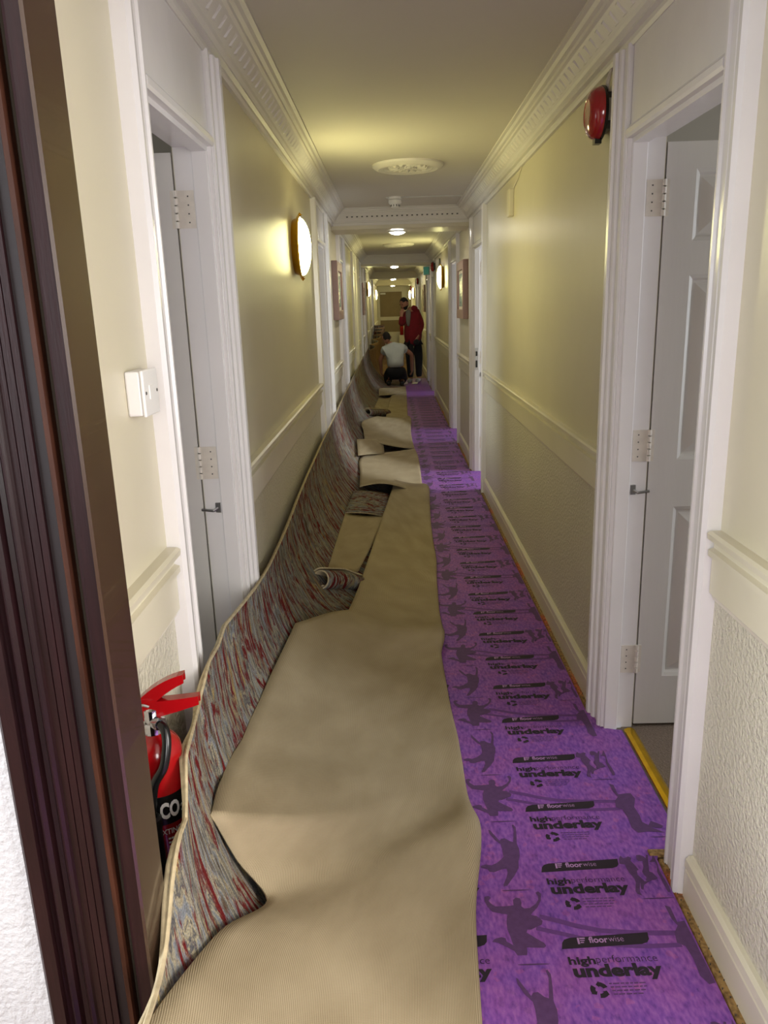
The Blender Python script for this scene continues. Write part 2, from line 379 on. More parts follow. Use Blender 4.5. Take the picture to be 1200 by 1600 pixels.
# rooms behind the open doors
def room(name, o, y0, y1, label, deep=2.75):
    X = XR if o > 0 else XL
    a, b = X + o * WT, X + o * deep
    m = MB()
    m.box(b, b + o * .05, y0, y1, 0, 2.4); m.box(a, b, y0 - .05, y0, 0, 2.4); m.box(a, b, y1, y1 + .05, 0, 2.4)
    m.box(a, b + o * .05, y0 - .05, y1 + .05, 2.4, 2.45)
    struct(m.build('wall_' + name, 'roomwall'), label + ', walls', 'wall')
    m = MB(); m.box(X + o * .06, b, y0, y1, -.04, .006)
    struct(m.build('floor_' + name, 'roomcarpet'), label + ', brown carpet floor', 'floor')
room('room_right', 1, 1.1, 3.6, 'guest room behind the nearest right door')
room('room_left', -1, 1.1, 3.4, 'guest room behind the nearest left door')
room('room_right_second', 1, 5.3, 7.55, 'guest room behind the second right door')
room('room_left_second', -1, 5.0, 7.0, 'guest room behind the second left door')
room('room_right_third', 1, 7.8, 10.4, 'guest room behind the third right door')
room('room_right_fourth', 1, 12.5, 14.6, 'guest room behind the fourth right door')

# ---- cornices
CP = [(0, 2.205), (.014, 2.205), (.02, 2.214), (.02, 2.226), (.034, 2.230), (.034, 2.238), (.044, 2.246), (.048, 2.256), (.088, 2.302), (.098, 2.306), (.100, 2.316), (.112, 2.320), (.118, 2.333), (.132, 2.336), (.132, ZC + .01), (0, ZC + .01)]
BAYS = [(Y0, BEAMS[0][0])] + [(BEAMS[k][1], BEAMS[k + 1][0]) for k in range(3)] + [(BEAMS[3][1], YE)]
om = MB(); om.sweep([(-.026, -.002, -.020), (.026, -.002, -.020), (.020, .004, -.020), (-.006, .004, -.02)],
                    [(-.012, -.002, .022), (.014, -.002, .022), (.010, .005, .016), (-.004, .005, .016)])
leaf_me = om.mesh('ornament_leaf', 'trim')
tn = 5
for k, (a, b) in enumerate(BAYS):
    for o, X in ((-1, XL), (1, XR)):
        m = MB(); m.sweep([(X - o * d, a, z) for d, z in CP], [(X - o * d, b, z) for d, z in CP])
        side = 'left' if o < 0 else 'right'
        c = struct(m.build('trim_%d' % tn, 'trim'), 'moulded plaster cornice on the %s, %s' % (side, ['nearest length above the first doors', 'second length beyond the first beam', 'third length', 'fourth length', 'last length before the fawn door'][k]), 'cornice'); tn += 1
        if k == 0:
            n = int((b - a - .25) / .075)
            for i in range(n):
                l = bpy.data.objects.new('ornament_leaf', leaf_me); COL.objects.link(l); l.parent = c
                l.location = (X - o * .069, a + .15 + i * .075, 2.280)
                # local +Y faces out of the cove, local X runs along the wall
                nrm = Vector((-o * .75, 0, -.66)).normalized(); ux = Vector((0, 1, 0)); uz = ux.cross(nrm)
                l.rotation_euler = Matrix((ux, nrm, uz)).transposed().to_euler()
for k, (a, b) in enumerate(BEAMS[:2]):
    for s, yy in ((-1, a), (1, b)):
        m = MB(); f = lambda x: [(x, yy + s * d * .8, z) for d, z in CP]
        m.sweep(f(XL + .02), f(XR - .02))
        c = struct(m.build('trim_%d' % tn, 'trim'), 'plaster cornice running along the %s face of the %s beam' % ('near' if s < 0 else 'far', ['first', 'second'][k]), 'cornice'); tn += 1
        if k == 0 and s < 0:
            dm = MB(); dm.box(-.009, .009, -.006, .006, -.010, .010); dme = dm.mesh('ornament_dentil', 'darkgrey')
            for i in range(23):
                l = bpy.data.objects.new('ornament_dentil', dme); COL.objects.link(l); l.parent = c
                l.location = (XL + .15 + i * .0445, yy - .050, 2.277)
                l.rotation_euler = (-.7, 0, 0); l.scale = (.8, .6, .8)

# ---- dado rails, baseboards
DP = [(0, .825), (.006, .825), (.010, .835), (.016, .842), (.016, .925), (.026, .932), (.026, .946), (.014, .950), (.014, .966), (.030, .972), (.032, .985), (.024, .990), (0, .990)]
BP = [(0, 0), (.018, 0), (.018, .088), (.014, .094), (.020, .100), (.018, .120), (.010, .128), (0, .130)]
def runs(doors, w=.135):
    out = []; y = Y0
    for (a, b, _) in doors:
        if a - w > y + .02: out.append((y, a - w))
        y = b + w
    out.append((y, YE)); return out
def spans(i, n):
    return ['between the doorway and the first door', 'between the first and second doors', 'between the second and third doors', 'between the third and fourth doors', 'between the fourth and fifth doors', 'between the fifth and sixth doors', 'between the sixth and seventh doors', 'between the seventh and eighth doors', 'beyond the last door'][i]
for o, X, doors, side in ((-1, XL, DL, 'left'), (1, XR, DR, 'right')):
    rr = runs(doors)
    for i, (a, b) in enumerate(rr):
        m = MB(); m.sweep([(X - o * d, a, z) for d, z in DP], [(X - o * d, b, z) for d, z in DP])
        struct(m.build('trim_%d' % tn, 'cream_trim'), 'cream moulded dado rail on the %s wall %s' % (side, spans(i, len(rr))), 'dado rail'); tn += 1
        m = MB(); m.sweep([(X - o * d, a, z) for d, z in BP], [(X - o * d, b, z) for d, z in BP])
        struct(m.build('baseboard_' + side, 'cream_trim'), 'cream skirting board on the %s wall %s' % (side, spans(i, len(rr))), 'baseboard')

# ---- doors
CASE = [(0, 0), (0, .020), (.006, .024), (.014, .024), (.018, .018), (.058, .018), (.062, .026), (.072, .030), (.080, .026), (.088, .026), (.094, .036), (.112, .038), (.124, .030), (.128, 0)]
def door(n, o, y0, y1, mode, label):
    X = XR if o > 0 else XL
    root = struct(empty('door_%d' % n, (X, (y0 + y1) / 2, 0)), label, 'door')
    P = lambda u, d, z: (X - o * d, u, z)     # d > 0 stands proud into the corridor
    top = 2.212
    for s, ye in ((-1, y0), (1, y1)):
        m = MB(); m.sweep([P(ye + s * (u + .004), d, 0.004) for u, d in CASE], [P(ye + s * (u + .004), d, top) for u, d in CASE])
        m.build('casing', 'gloss', root)
        m = MB(); m.box(X - o * .015, X + o * .097, ye - s * .003, ye + s * .018, 0.004, ZO)     # lining
        m.build('jamb', 'gloss', root)
        m = MB(); m.box(X - o * .004, X + o * (.042 if mode == 'open' else .09), ye - s * .001, ye - s * .016, 0.004, ZO - .014)
        bevel(m.build('door_stop', 'gloss', root), .003)
    m = MB(); m.box(X - o * .015, X + o * .097, y0, y1, ZO - .001, ZO + .018); m.build('jamb_head', 'gloss', root)
    m = MB(); m.box(X - o * .003, X + o * (.042 if mode == 'open' else .09), y0, y1, ZO - .016, ZO - .0005); m.build('door_stop', 'gloss', root)
    m = MB(); pr = [(ZO - .002, 0), (ZO - .002, .020), (ZO + .006, .024), (ZO + .020, .024), (ZO + .028, .016), (ZO + .034, .012), (ZO + .034, 0)]
    m.sweep([P(y0, d, z) for z, d in pr], [P(y1, d, z) for z, d in pr]); m.build('head_moulding', 'gloss', root)
    m = MB(); m.box(X, X - o * .010, y0 + .004, y1 - .004, ZO + .03, top - .006); m.build('overpanel', 'gloss', root)
    # leaf
    L = y1 - y0 - .03; T = .04; H = 1.945
    if mode == 'open':
        yf = y1 + .002; xh = X + o * .104
        def Q(a, t, z): return (xh + o * a, yf + t - .004, z)   # a: from hinge edge outwards, t: depth away from camera
        stile = .090
    else:
        def Q(a, t, z): return (X + o * (.09 + t), y0 + .015 + a, z)
        stile = .090
    rows = [(1.87, 1.665), (1.565, .985), (.825, .205)]
    lb = MB()
    def qbox(mb, a0, a1, t0, t1, z0, z1):
        c0, c1 = Q(a0, t0, z0), Q(a1, t1, z1); mb.box(c0[0], c1[0], c0[1], c1[1], c0[2], c1[2])
    z0 = .018
    mid = L / 2
    for a0, a1 in ((0, stile), (L - stile, L), (mid - .045, mid + .045)): qbox(lb, a0, a1, 0, T, z0, H)
    zz = [H] + [v for r in rows for v in r] + [z0]
    for i in range(0, len(zz), 2):
        qbox(lb, stile, mid - .045, 0, T, zz[i + 1], zz[i]); qbox(lb, mid + .045, L - stile, 0, T, zz[i + 1], zz[i])
    leaf = lb.build('door_leaf', 'door', root)
    for (zt, zb) in rows:
        for a0, a1 in ((stile, mid - .045), (mid + .045, L - stile)):
            pm = MB(); g = .016; e = .055
            ring = lambda ins, t: [Q(a0 + ins, t, zb + ins), Q(a1 - ins, t, zb + ins), Q(a1 - ins, t, zt - ins), Q(a0 + ins, t, zt - ins)]
            R = [ring(0, .002), ring(.010, .006), ring(.016, .016), ring(.022, .016), ring(.022 + .034, .004)]
            for i in range(len(R) - 1):
                for k in range(4): pm.poly([R[i][k], R[i][(k + 1) % 4], R[i + 1][(k + 1) % 4], R[i + 1][k]])
            pm.poly(R[-1]); pm.poly(ring(0, T - .006)[::-1])
            for k in range(4): pm.poly([ring(0, .002)[k], ring(0, T - .006)[k], ring(0, T - .006)[(k + 1) % 4], ring(0, .002)[(k + 1) % 4]])
            pm.build('panel', 'door', leaf)
    if mode == 'open':
        # rebated hinge jamb with its three painted hinges and a cabin hook
        for zc in (1.79, 1.035, .275):
            hm = MB()
            hm.box(X + o * .046, X + o * .095, y1 - .006, y1 - .002, zc - .052, zc + .052)
            for j in range(5):
                hm.tube([(X + o * .0995, y1 - .007, zc - .052 + j * .0215), (X + o * .0995, y1 - .007, zc - .052 + j * .0215 + .018)], .0065, 8)
            hm.box(xh, xh + o * .012, y1 - .005, y1 + .001, zc - .052, zc + .052)
            for j in (-.036, -.012, .012, .036): hm.box(X + o * .062, X + o * .066, y1 - .0068, y1 - .005, zc + j - .002, zc + j + .002, 1)
            hm.build('hinge', ['hinge', 'darkgrey'], leaf)
        hk = MB(); hk.tube([(X + o * .055, y1 - .010, .888), (X + o * .068, y1 - .018, .880), (X + o * .106, y1 - .016, .884)], .0045, 8)
        hk.box(X + o * .047, X + o * .063, y1 - .009, y1 - .002, .872, .904)
        hk.build('cabin_hook', 'steel', leaf)
    else:
        hk = MB(); c = Q(L - .05, -.03, 1.0); hk.tube([c, Q(L - .05, 0, 1.0)], .012, 10); hk.tube([Q(L - .05, -.03, 1.0), Q(L - .15, -.03, 1.0)], .008, 8)
        hk.build('handle', 'steel', leaf)
    return root
ordn = ['nearest', 'second', 'third', 'fourth', 'fifth', 'sixth', 'seventh', 'eighth']
dn = 1
for o, ds, side in ((-1, DL, 'left'), (1, DR, 'right')):
    for i, (a, b, md) in enumerate(ds):
        lab = '%s white door on the %s, %s' % (ordn[i], side, 'standing open into its room' if md == 'open' else 'closed, seen edge on')
        door(dn, o, a, b, md, lab); dn += 1
# strike plate in the second right door
m = MB(); m.box(XR + .01, XR + .012, 6.2, 6.2, 0, 0)
root = bpy.data.objects['door_10']
m = MB(); m.box(XR + .002, XR + .03, 6.929, 6.934, .93, 1.12, 1); m.box(XR + .008, XR + .022, 6.927, 6.930, 1.05, 1.09, 0); m.box(XR + .008, XR + .022, 6.927, 6.930, .95, 1.01, 0)
m.build('strike_plate', ['blackgloss', 'greyplastic'], root)
# gold threshold strips
for i, (a, b) in enumerate(((1.80, 2.49), (6.22, 6.95))):
    m = MB(); pr = [(.062, .002), (.066, .010), (.078, .015), (.092, .015), (.102, .009), (.104, .002)]
    m.sweep([(XR + d, a + .024, z) for d, z in pr], [(XR + d, b - .024, z) for d, z in pr])
    tag(m.build('threshold_strip', 'gold_strip'), ['shiny gold carpet bar across the nearest right doorway', 'gold carpet bar across the second right doorway'][i], 'threshold', 'door bars')

# end door
root = struct(empty('door_%d' % dn, (0, YE, 0)), 'fawn fire door with a cream push rail closing the far end', 'door')
ye = YE
for nm, mt, bx in (('casing', 'cream_trim', (-.52, -.43, 2.2)), ('casing', 'cream_trim', (.43, .60, 2.2))):
    m = MB(); m.box(bx[0], bx[1], ye - .03, ye, 0, bx[2]); m.build(nm, mt, root)
m = MB(); m.box(-.43, .43, ye - .03, ye, 2.02, 2.2); m.build('casing_head', 'cream_trim', root)
m = MB(); m.box(-.42, .42, ye - .02, ye - .002, .02, 2.02); lf = m.build('door_leaf', 'enddoor', root)
m = MB(); m.box(-.42, .42, ye - .032, ye - .02, .97, 1.10); m.build('push_rail', 'cream_trim', lf)
m = MB(); m.box(-.42, .42, ye - .032, ye - .02, .02, .53); m.build('kick_plate', 'cream_trim', lf)
m = MB(); m.box(-.40, -.20, ye - .07, ye - .02, 1.93, 1.985); m.build('door_closer', 'whiteplastic', lf)

# ---- dark mahogany frame of the near doorway
fr = struct(empty('door_0', (-.46, .95, 0)), 'dark mahogany moulded door frame, close on the left edge', 'door frame')
yb = .918
prof = [(-.545, yb + .02), (-.543, yb + .004), (-.538, yb), (-.520, yb), (-.517, yb + .006), (-.513, yb + .010), (-.509, yb + .008), (-.507, yb + .001), (-.502, yb - .004), (-.497, yb), (-.494, yb + .009), (-.488, yb + .011), (-.484, yb + .006), (-.481, yb), (-.477, yb - .003), (-.473, yb), (-.471, yb + .004), (-.462, yb + .004), (-.4615, yb + .006), (-.4605, yb + .004), (-.451, yb + .004), (-.4505, yb + .006), (-.4495, yb + .004), (-.441, yb + .004), (-.440, yb + .014), (-.440, Y0 + .005), (-.545, Y0 + .005)]
def vert(prof, mt, nm, parent, z1=2.3):
    m = MB(); m.sweep([(x, y, 0.002) for x, y in prof], [(x, y, z1) for x, y in prof]); return m.build(nm, mt, parent)
vert(prof, 'mahog', 'architrave', fr)
vert([(-.440, yb + .008), (-.426, yb + .008), (-.426, yb + .05), (-.440, yb + .05)], 'mahog_grey', 'lining_face', fr)
vert([(-.426, yb + .006), (-.424, yb + .003), (-.418, yb + .003), (-.416, yb + .008), (-.416, yb + .05), (-.426, yb + .05)], 'mahog_edge', 'worn_edge', fr)
vert([(-.416, yb + .020), (-.4135, yb + .016), (-.411, yb + .020), (-.411, yb + .05), (-.416, yb + .05)], 'seal', 'draught_seal', fr)
vert([(-.411, yb + .026), (-.407, yb + .020), (-.405, yb + .004), (-.400, yb), (-.384, yb), (-.384, yb + .06), (-.411, yb + .06)], 'mahog', 'rebate', fr)
vert([(-.384, yb - .001), (-.380, yb + .001), (-.380, Y0 + .003), (-.440, Y0 + .004), (-.440, yb + .055), (-.384, yb + .055)], 'mahog_brown', 'jamb', fr)
vert([(.648, yb), (.72, yb), (.72, Y0 + .005), (.648, Y0 + .005)], 'mahog', 'jamb', fr)
m = MB(); m.box(-.44, .72, yb, Y0 + .005, 2.06, 2.12); m.build('head', 'mahog', fr)
m = MB(); pr = [(-.75, 0), (-.75, 0)]
m = MB(); m.sweep([(-2.2, .93 - d, z) for d, z in BP], [(-.547, .93 - d, z) for d, z in BP]); struct(m.build('baseboard_front', 'gloss'), 'white skirting below the landing wall beside the mahogany frame', 'baseboard')

# ------------------------------------------------------------------ measured outlines (metres, corridor frame)
SIL_A = [(0.2475,1.9378),(0.2515,1.9356),(0.2613,1.9141),(0.2731,1.8889),(0.2784,1.897),(0.2897,1.8987),(0.3016,1.886),(0.3106,1.8817),(0.3145,1.898),(0.3217,1.9356),(0.319,1.9551),(0.3236,1.9571),(0.3286,1.944),(0.3252,1.9101),(0.3194,1.8733),(0.3224,1.8531),(0.3193,1.8257),(0.3117,1.8029),(0.3075,1.7767),(0.2912,1.7478),(0.2783,1.7302),(0.2668,1.7129),(0.2562,1.7097),(0.2574,1.7184),(0.2683,1.7412),(0.2748,1.7592),(0.2746,1.7757),(0.2613,1.7742),(0.2391,1.7638),(0.2263,1.7659),(0.2225,1.7771),(0.2059,1.7813),(0.2054,1.7888),(0.2192,1.794),(0.2345,1.7899),(0.2515,1.7988),(0.2668,1.8136),(0.2735,1.8231),(0.2752,1.8545),(0.2739,1.8746),(0.2611,1.8913),(0.2482,1.9208)]
SIL_B = [(0.2051,1.675),(0.2155,1.6781),(0.2209,1.6712),(0.2134,1.6614),(0.2173,1.653),(0.2281,1.6413),(0.2526,1.6407),(0.2675,1.642),(0.2751,1.6434),(0.2767,1.6615),(0.2854,1.6697),(0.296,1.666),(0.2972,1.6511),(0.2941,1.6397),(0.3001,1.6314),(0.315,1.6327),(0.3319,1.6453),(0.342,1.6599),(0.3432,1.6733),(0.3389,1.6835),(0.3473,1.6884),(0.3532,1.6798),(0.3475,1.6565),(0.3347,1.6338),(0.3167,1.615),(0.3132,1.6088),(0.327,1.6053),(0.3384,1.5894),(0.3337,1.5772),(0.3208,1.5714),(0.305,1.5627),(0.2957,1.5629),(0.2918,1.5539),(0.3078,1.5388),(0.3277,1.5208),(0.3306,1.5121),(0.3249,1.5066),(0.2841,1.5089),(0.2831,1.4961),(0.2803,1.4864),(0.2577,1.4869),(0.2529,1.4996),(0.2344,1.5142),(0.2176,1.5261),(0.2041,1.5293),(0.2122,1.5379),(0.2291,1.542),(0.238,1.5388),(0.2388,1.5286),(0.2532,1.5167),(0.2502,1.543),(0.2467,1.567),(0.2491,1.5915),(0.2547,1.6133),(0.2395,1.6168),(0.2185,1.6237),(0.2084,1.6401),(0.2033,1.66)]
SIL_G1 = [(0.5876,1.7979),(0.5958,1.8129),(0.5996,1.8032),(0.6062,1.803),(0.6157,1.8085),(0.6231,1.8026),(0.6172,1.7914),(0.6223,1.7781),(0.6284,1.7559),(0.6222,1.7524),(0.619,1.738),(0.6302,1.713),(0.6428,1.7126),(0.6234,1.6992),(0.6167,1.6822),(0.6257,1.6752),(0.6116,1.6858),(0.6166,1.7098),(0.6069,1.6825),(0.605,1.6724),(0.6068,1.6623),(0.5966,1.6692),(0.5947,1.6794),(0.6054,1.7101),(0.6059,1.7241),(0.5996,1.7457),(0.5973,1.764),(0.5985,1.7769),(0.584,1.781)]
SIL_G2 = [(0.6391,1.8117),(0.6489,1.8133),(0.6576,1.8073),(0.6617,1.7996),(0.6672,1.8128),(0.6719,1.8108),(0.6646,1.7882),(0.6542,1.7479),(0.6606,1.7441),(0.6688,1.7225),(0.6595,1.7175),(0.6489,1.716),(0.6391,1.7092),(0.6338,1.7164),(0.6397,1.7268),(0.6355,1.7376),(0.6351,1.7484),(0.6446,1.7664),(0.649,1.7886),(0.6387,1.7889),(0.6358,1.7965)]
SIL_G3 = [(0.6875,1.818),(0.6893,1.7838),(0.6821,1.7472),(0.6852,1.7186),(0.6881,1.6907),(0.6841,1.6721),(0.6767,1.6723),(0.6756,1.6979),(0.6748,1.733),(0.6745,1.7474),(0.683,1.7691),(0.6815,1.784),(0.666,1.7844),(0.6768,1.7935)]
SIL_C = [(0.6563,2.1406),(0.6681,2.1345),(0.6675,2.0851),(0.6953,2.0896),(0.7084,2.0891),(0.7134,2.0622),(0.6975,2.0211),(0.701,1.9807),(0.6982,1.9515),(0.7122,1.9367),(0.7245,1.9555),(0.7444,1.9405),(0.7535,1.9307),(0.7442,1.9215),(0.7152,1.9271),(0.7471,1.9028),(0.7031,1.9087),(0.6713,1.905),(0.6601,1.9288),(0.6637,1.972),(0.6595,2.0121),(0.6433,2.0228),(0.6488,2.0538),(0.6645,2.0744),(0.6574,2.0962)]
EDGE = [(-0.345,0.756,0.595),(-0.35,0.812,0.582),(-0.36,0.875,0.557),(-0.367,0.958,0.564),(-0.369,0.997,0.623),(-0.378,1.097,0.65),(-0.39,1.183,0.61),(-0.395,1.207,0.659),(-0.4,1.227,0.698),(-0.43,1.394,0.663),(-0.46,1.578,0.634),(-0.485,1.73,0.673),(-0.49,1.945,0.655),(-0.49,2.202,0.606),(-0.49,2.47,0.554),(-0.49,3.102,0.54),(-0.49,3.841,0.585),(-0.49,5.211,0.615),(-0.49,6.11,0.615),(-0.49,7.385,0.643),(-0.49,8.674,0.641),(-0.49,9.594,0.658)]
FLAP1 = [((-0.344,0.697,0.637),(0.133,1.159,0.035)),((-0.346,0.799,0.597),(0.14,1.284,0.035)),((-0.346,0.996,0.495),(0.15,1.465,0.035)),((-0.337,1.172,0.399),(0.16,1.646,0.035)),((-0.304,1.398,0.251),(0.174,1.866,0.035)),((-0.364,1.413,0.345),(0.181,2.041,0.035)),((-0.404,1.384,0.485),(0.185,2.246,0.035)),((-0.422,1.545,0.442),(0.182,2.403,0.035)),((-0.427,1.825,0.382),(0.175,2.58,0.035)),((-0.422,2.227,0.359),(0.169,2.892,0.035)),((-0.4,2.743,0.327),(0.165,3.106,0.035)),((-0.227,3.226,0.167),(0.174,3.312,0.035)),((-0.181,3.96,0.117),(0.196,3.855,0.035)),((-0.09,5.32,0.074),(0.216,4.652,0.035)),((-0.007,6.067,0.102),(0.225,6.076,0.035))]
FLAP3 = [((-0.114,9.94,0.082),(0.167,9.924,0.035)),((-0.078,11.636,0.062),(0.192,11.637,0.035)),((-0.018,13.204,0.063),(0.221,13.709,0.035))]
FLAP4 = [((-0.232,12.325,0.124),(0.217,13.501,0.035)),((-0.243,13.142,0.163),(0.226,14.61,0.035))]
FLAP2A = [((-0.271,5.579,0.168),(0.213,6.033,0.035)),((-0.288,6.148,0.183),(0.209,6.635,0.035)),((-0.302,6.835,0.195),(0.205,7.426,0.035)),((-0.11,7.631,0.076),(0.196,7.986,0.035))]
FLAP2B = [((-0.3,7.674,0.211),(0.198,8.061,0.035)),((-0.324,8.03,0.246),(0.184,8.9,0.035)),((-0.338,8.271,0.293),(0.182,9.809,0.035)),((-0.201,9.404,0.193),(0.173,10.214,0.035))]
STRIP_A = [[(-0.331,4.811,0.204),(-0.049,5.456,0.046)],[(-0.342,4.19,0.214),(-0.151,4.56,0.074)],[(-0.351,3.699,0.22),(-0.216,3.962,0.106)]]
ROLL_A = [(-0.372,3.44,0.256),(-0.281,3.684,0.164),(-0.153,3.912,0.089)]
PIECE_B = [[(-0.308,5.481,0.193),(-0.035,5.938,0.054)],[(-0.319,5.077,0.213),(-0.068,5.538,0.069)],[(-0.329,4.795,0.213),(-0.098,5.228,0.066)]]
TAB_C = [[(-0.354,7.184,0.283),(-0.128,8.177,0.107)],[(-0.32,6.613,0.238),(-0.101,7.408,0.098)]]
STRIP_D = [[(-0.227,12.001,0.121),(-0.008,12.809,0.042)],[(-0.265,10.539,0.151),(-0.086,11.106,0.054)]]
ROLL_D = [(-0.331,9.58,0.228),(-0.225,10.232,0.129),(-0.084,10.69,0.064)]

def lerp(a, b, t): return a + (b - a) * t
def interp(x, xs, ys):
    if x <= xs[0]: return ys[0]
    for i in range(len(xs) - 1):
        if x <= xs[i + 1]: return lerp(ys[i], ys[i + 1], (x - xs[i]) / (xs[i + 1] - xs[i]))
    return ys[-1]

# ------------------------------------------------------------------ underlay with its print
und = tag(empty('underlay', (.25, 1.5, 0)), 'purple printed foam underlay rolled out along the right of the corridor', 'underlay')
UZ = .009
right_edge = [(-.6, .69), (1.80, .692), (1.812, .70), (1.835, .70), (1.84, .786), (2.46, .786), (2.475, .735), (2.56, .735), (2.60, .692), (6.2, .691), (6.235, .80), (6.93, .80), (6.95, .692), (8.55, .691), (8.6, .80), (9.48, .80), (9.52, .691), (13.1, .691), (13.18, .80), (13.82, .80), (13.86, .691), (16.4, .691)]
m = MB(); top = []
for i, (y, x) in enumerate(right_edge): top.append((x + (random.uniform(-.003, .003) if 0 < i else 0), y))
loop = [(-.25, -.6)] + top[:1] + top[1:] + [(-.25, 16.4)]
m.sweep([(x, y, .001) for x, y in loop], [(x, y, UZ) for x, y in loop])
m.build('foam_sheet', 'underlay', und)

def text_mesh(name, body, height, mt, offset=0.0, xs=1.0):
    c = bpy.data.curves.new(name, 'FONT'); c.body = body; c.size = height; c.offset = offset; c.resolution_u = 3
    o = bpy.data.objects.new(name, c); COL.objects.link(o)
    dg = bpy.context.evaluated_depsgraph_get(); me = bpy.data.meshes.new_from_object(o.evaluated_get(dg))
    bpy.data.objects.remove(o); bpy.data.curves.remove(c)
    for v in me.vertices: v.co.x *= xs
    for v in me.vertices: v.co.z = .0008
    me.materials.clear(); me.materials.append(M[mt]); me.name = name
    return me
def fit(me, x0, x1, y0=None, yscale=None):
    """stretch a flat text mesh to run from x0 to x1"""
    a = min(v.co.x for v in me.vertices); b = max(v.co.x for v in me.vertices); s = (x1 - x0) / (b - a)
    for v in me.vertices:
        v.co.x = x0 + (v.co.x - a) * s
        if y0 is not None: v.co.y = y0 + v.co.y * (yscale or 1)
    return me
def flat(name, polys, mt, z=0.0):
    m = MB()
    for p in polys: m.poly([(x, y, z) for x, y in p])
    me = m.mesh(name, mt)
    bm = bmesh.new(); bm.from_mesh(me); bmesh.ops.triangulate(bm, faces=bm.faces)
    for f in bm.faces:
        if f.normal.z < 0: f.normal_flip()
    bm.to_mesh(me); bm.free(); return me
def ellipse(x0, x1, yc, h, n=16): return [((x0 + x1) / 2 + (x1 - x0) / 2 * math.cos(2 * PI * i / n), yc + h * math.sin(2 * PI * i / n)) for i in range(n)]
ROW0, DROW = 1.503, .2566
# meshes are written relative to the row line (x absolute, y from the bar's foot)
bar = flat('printed_bar', [[(.366, -.002), (.560, .006), (.574, .011), (.581, .020), (.584, .041), (.392, .031), (.378, .026), (.371, .017)]], 'ink', .0004)
t_floor = fit(text_mesh('printed_brand', 'floor', .030, 'ink_light', .0007), .436, .482, .014, .85)
t_wise = fit(text_mesh('printed_brand_end', 'wise', .030, 'ink_light', -.0004), .484, .520, .0155, .85)
b_logo = flat('printed_emblem', [[(.408, .011), (.413, .011), (.414, .030), (.409, .030)], [(.415, .026), (.428, .026), (.428, .030), (.415, .030)], [(.415, .020), (.426, .020), (.426, .023), (.415, .023)], [(.415, .014), (.423, .014), (.423, .017), (.415, .017)]], 'ink_light', .0008)
t_high = fit(text_mesh('printed_word', 'high', .033, 'ink', .0010), .373, .436, -.047, .92)
t_perf = fit(text_mesh('printed_word_thin', 'performance', .033, 'ink', -.0005), .438, .580, -.0445, .92)
t_und = fit(text_mesh('printed_word_bold', 'underlay', .048, 'ink', .0022), .377, .582, -.081, .95)
cyc = []
for k in range(3):
    a0 = k * 2 * PI / 3 + .35; cx, cy, R, r = .424, -.117, .021, .0095
    cyc.append([(cx + R * math.cos(a0 + a), cy + R * math.sin(a0 + a)) for a in (0, .4, .8, 1.1)] + [(cx + (R + .003) * math.cos(a0 + 1.1), cy + (R + .003) * math.sin(a0 + 1.1)), (cx + (R + r) / 2 * math.cos(a0 + 1.6), cy + (R + r) / 2 * math.sin(a0 + 1.6)), (cx + (r - .003) * math.cos(a0 + 1.1), cy + (r - .003) * math.sin(a0 + 1.1))] + [(cx + r * math.cos(a0 + a), cy + r * math.sin(a0 + a)) for a in (1.1, .8, .4, 0)])
b_cyc = flat('printed_recycling_arrows', cyc, 'ink', .0004)
sm = []
for li in range(4):
    x = .449 + .001 * li
    while x < .530 - .004 * li:
        wd = random.uniform(.006, .016); sm.append([(x, -.103 - li * .0092), (x + wd, -.1025 - li * .0092), (x + wd, -.0995 - li * .0092), (x, -.100 - li * .0092)]); x += wd + .0025
b_small = flat('printed_small_lines', sm, 'ink_soft', .0004)
clip = lambda P, mx=.687: [(min(x, mx), y) for x, y in P]
rel = lambda P, y: [(a, b - y) for a, b in P]
figA = flat('printed_jumper', [rel(SIL_A, 1.7596), ellipse(.249, .321, 1.695 - 1.7596, .0022)], 'ink_soft', .0006)
figB = flat('printed_star_jumper', [rel(SIL_B, 1.503), ellipse(.253, .329, 1.460 - 1.503, .0022)], 'ink_soft', .0006)
figG = flat('printed_crowd', [rel(SIL_G1, 1.7596), rel(SIL_G2, 1.7596), rel(clip(SIL_G3), 1.7596), ellipse(.601, .687, 1.652 - 1.7596, .0018)], 'ink_soft', .0006)
figC = flat('printed_side_jumper', [rel(SIL_C, 2.0162), ellipse(.70, .75, 1.885 - 2.0162, .0016)], 'ink_soft', .0006)
figCc = flat('printed_side_jumper', [rel(clip(SIL_C), 2.0162)], 'ink_soft', .0006)
def ribbon(P, w):
    a = []; b = []
    for i, (x, y) in enumerate(P):
        q = P[min(i + 1, len(P) - 1)]; p = P[max(i - 1, 0)]; d = Vector((q[0] - p[0], q[1] - p[1])).normalized()
        a.append((x - d.y * w / 2, y + d.x * w / 2)); b.append((x + d.y * w / 2, y - d.x * w / 2))
    return a + b[::-1]
sw = flat('printed_ribbon', [ribbon([(.333, .101), (.375, .086), (.416, .068), (.474, .050), (.56, .040), (.652, .036)], .015), ribbon([(.318, .064), (.384, .042), (.45, .018), (.493, .006), (.57, -.001), (.652, .0)], .013)], 'ink_soft2', .0002)
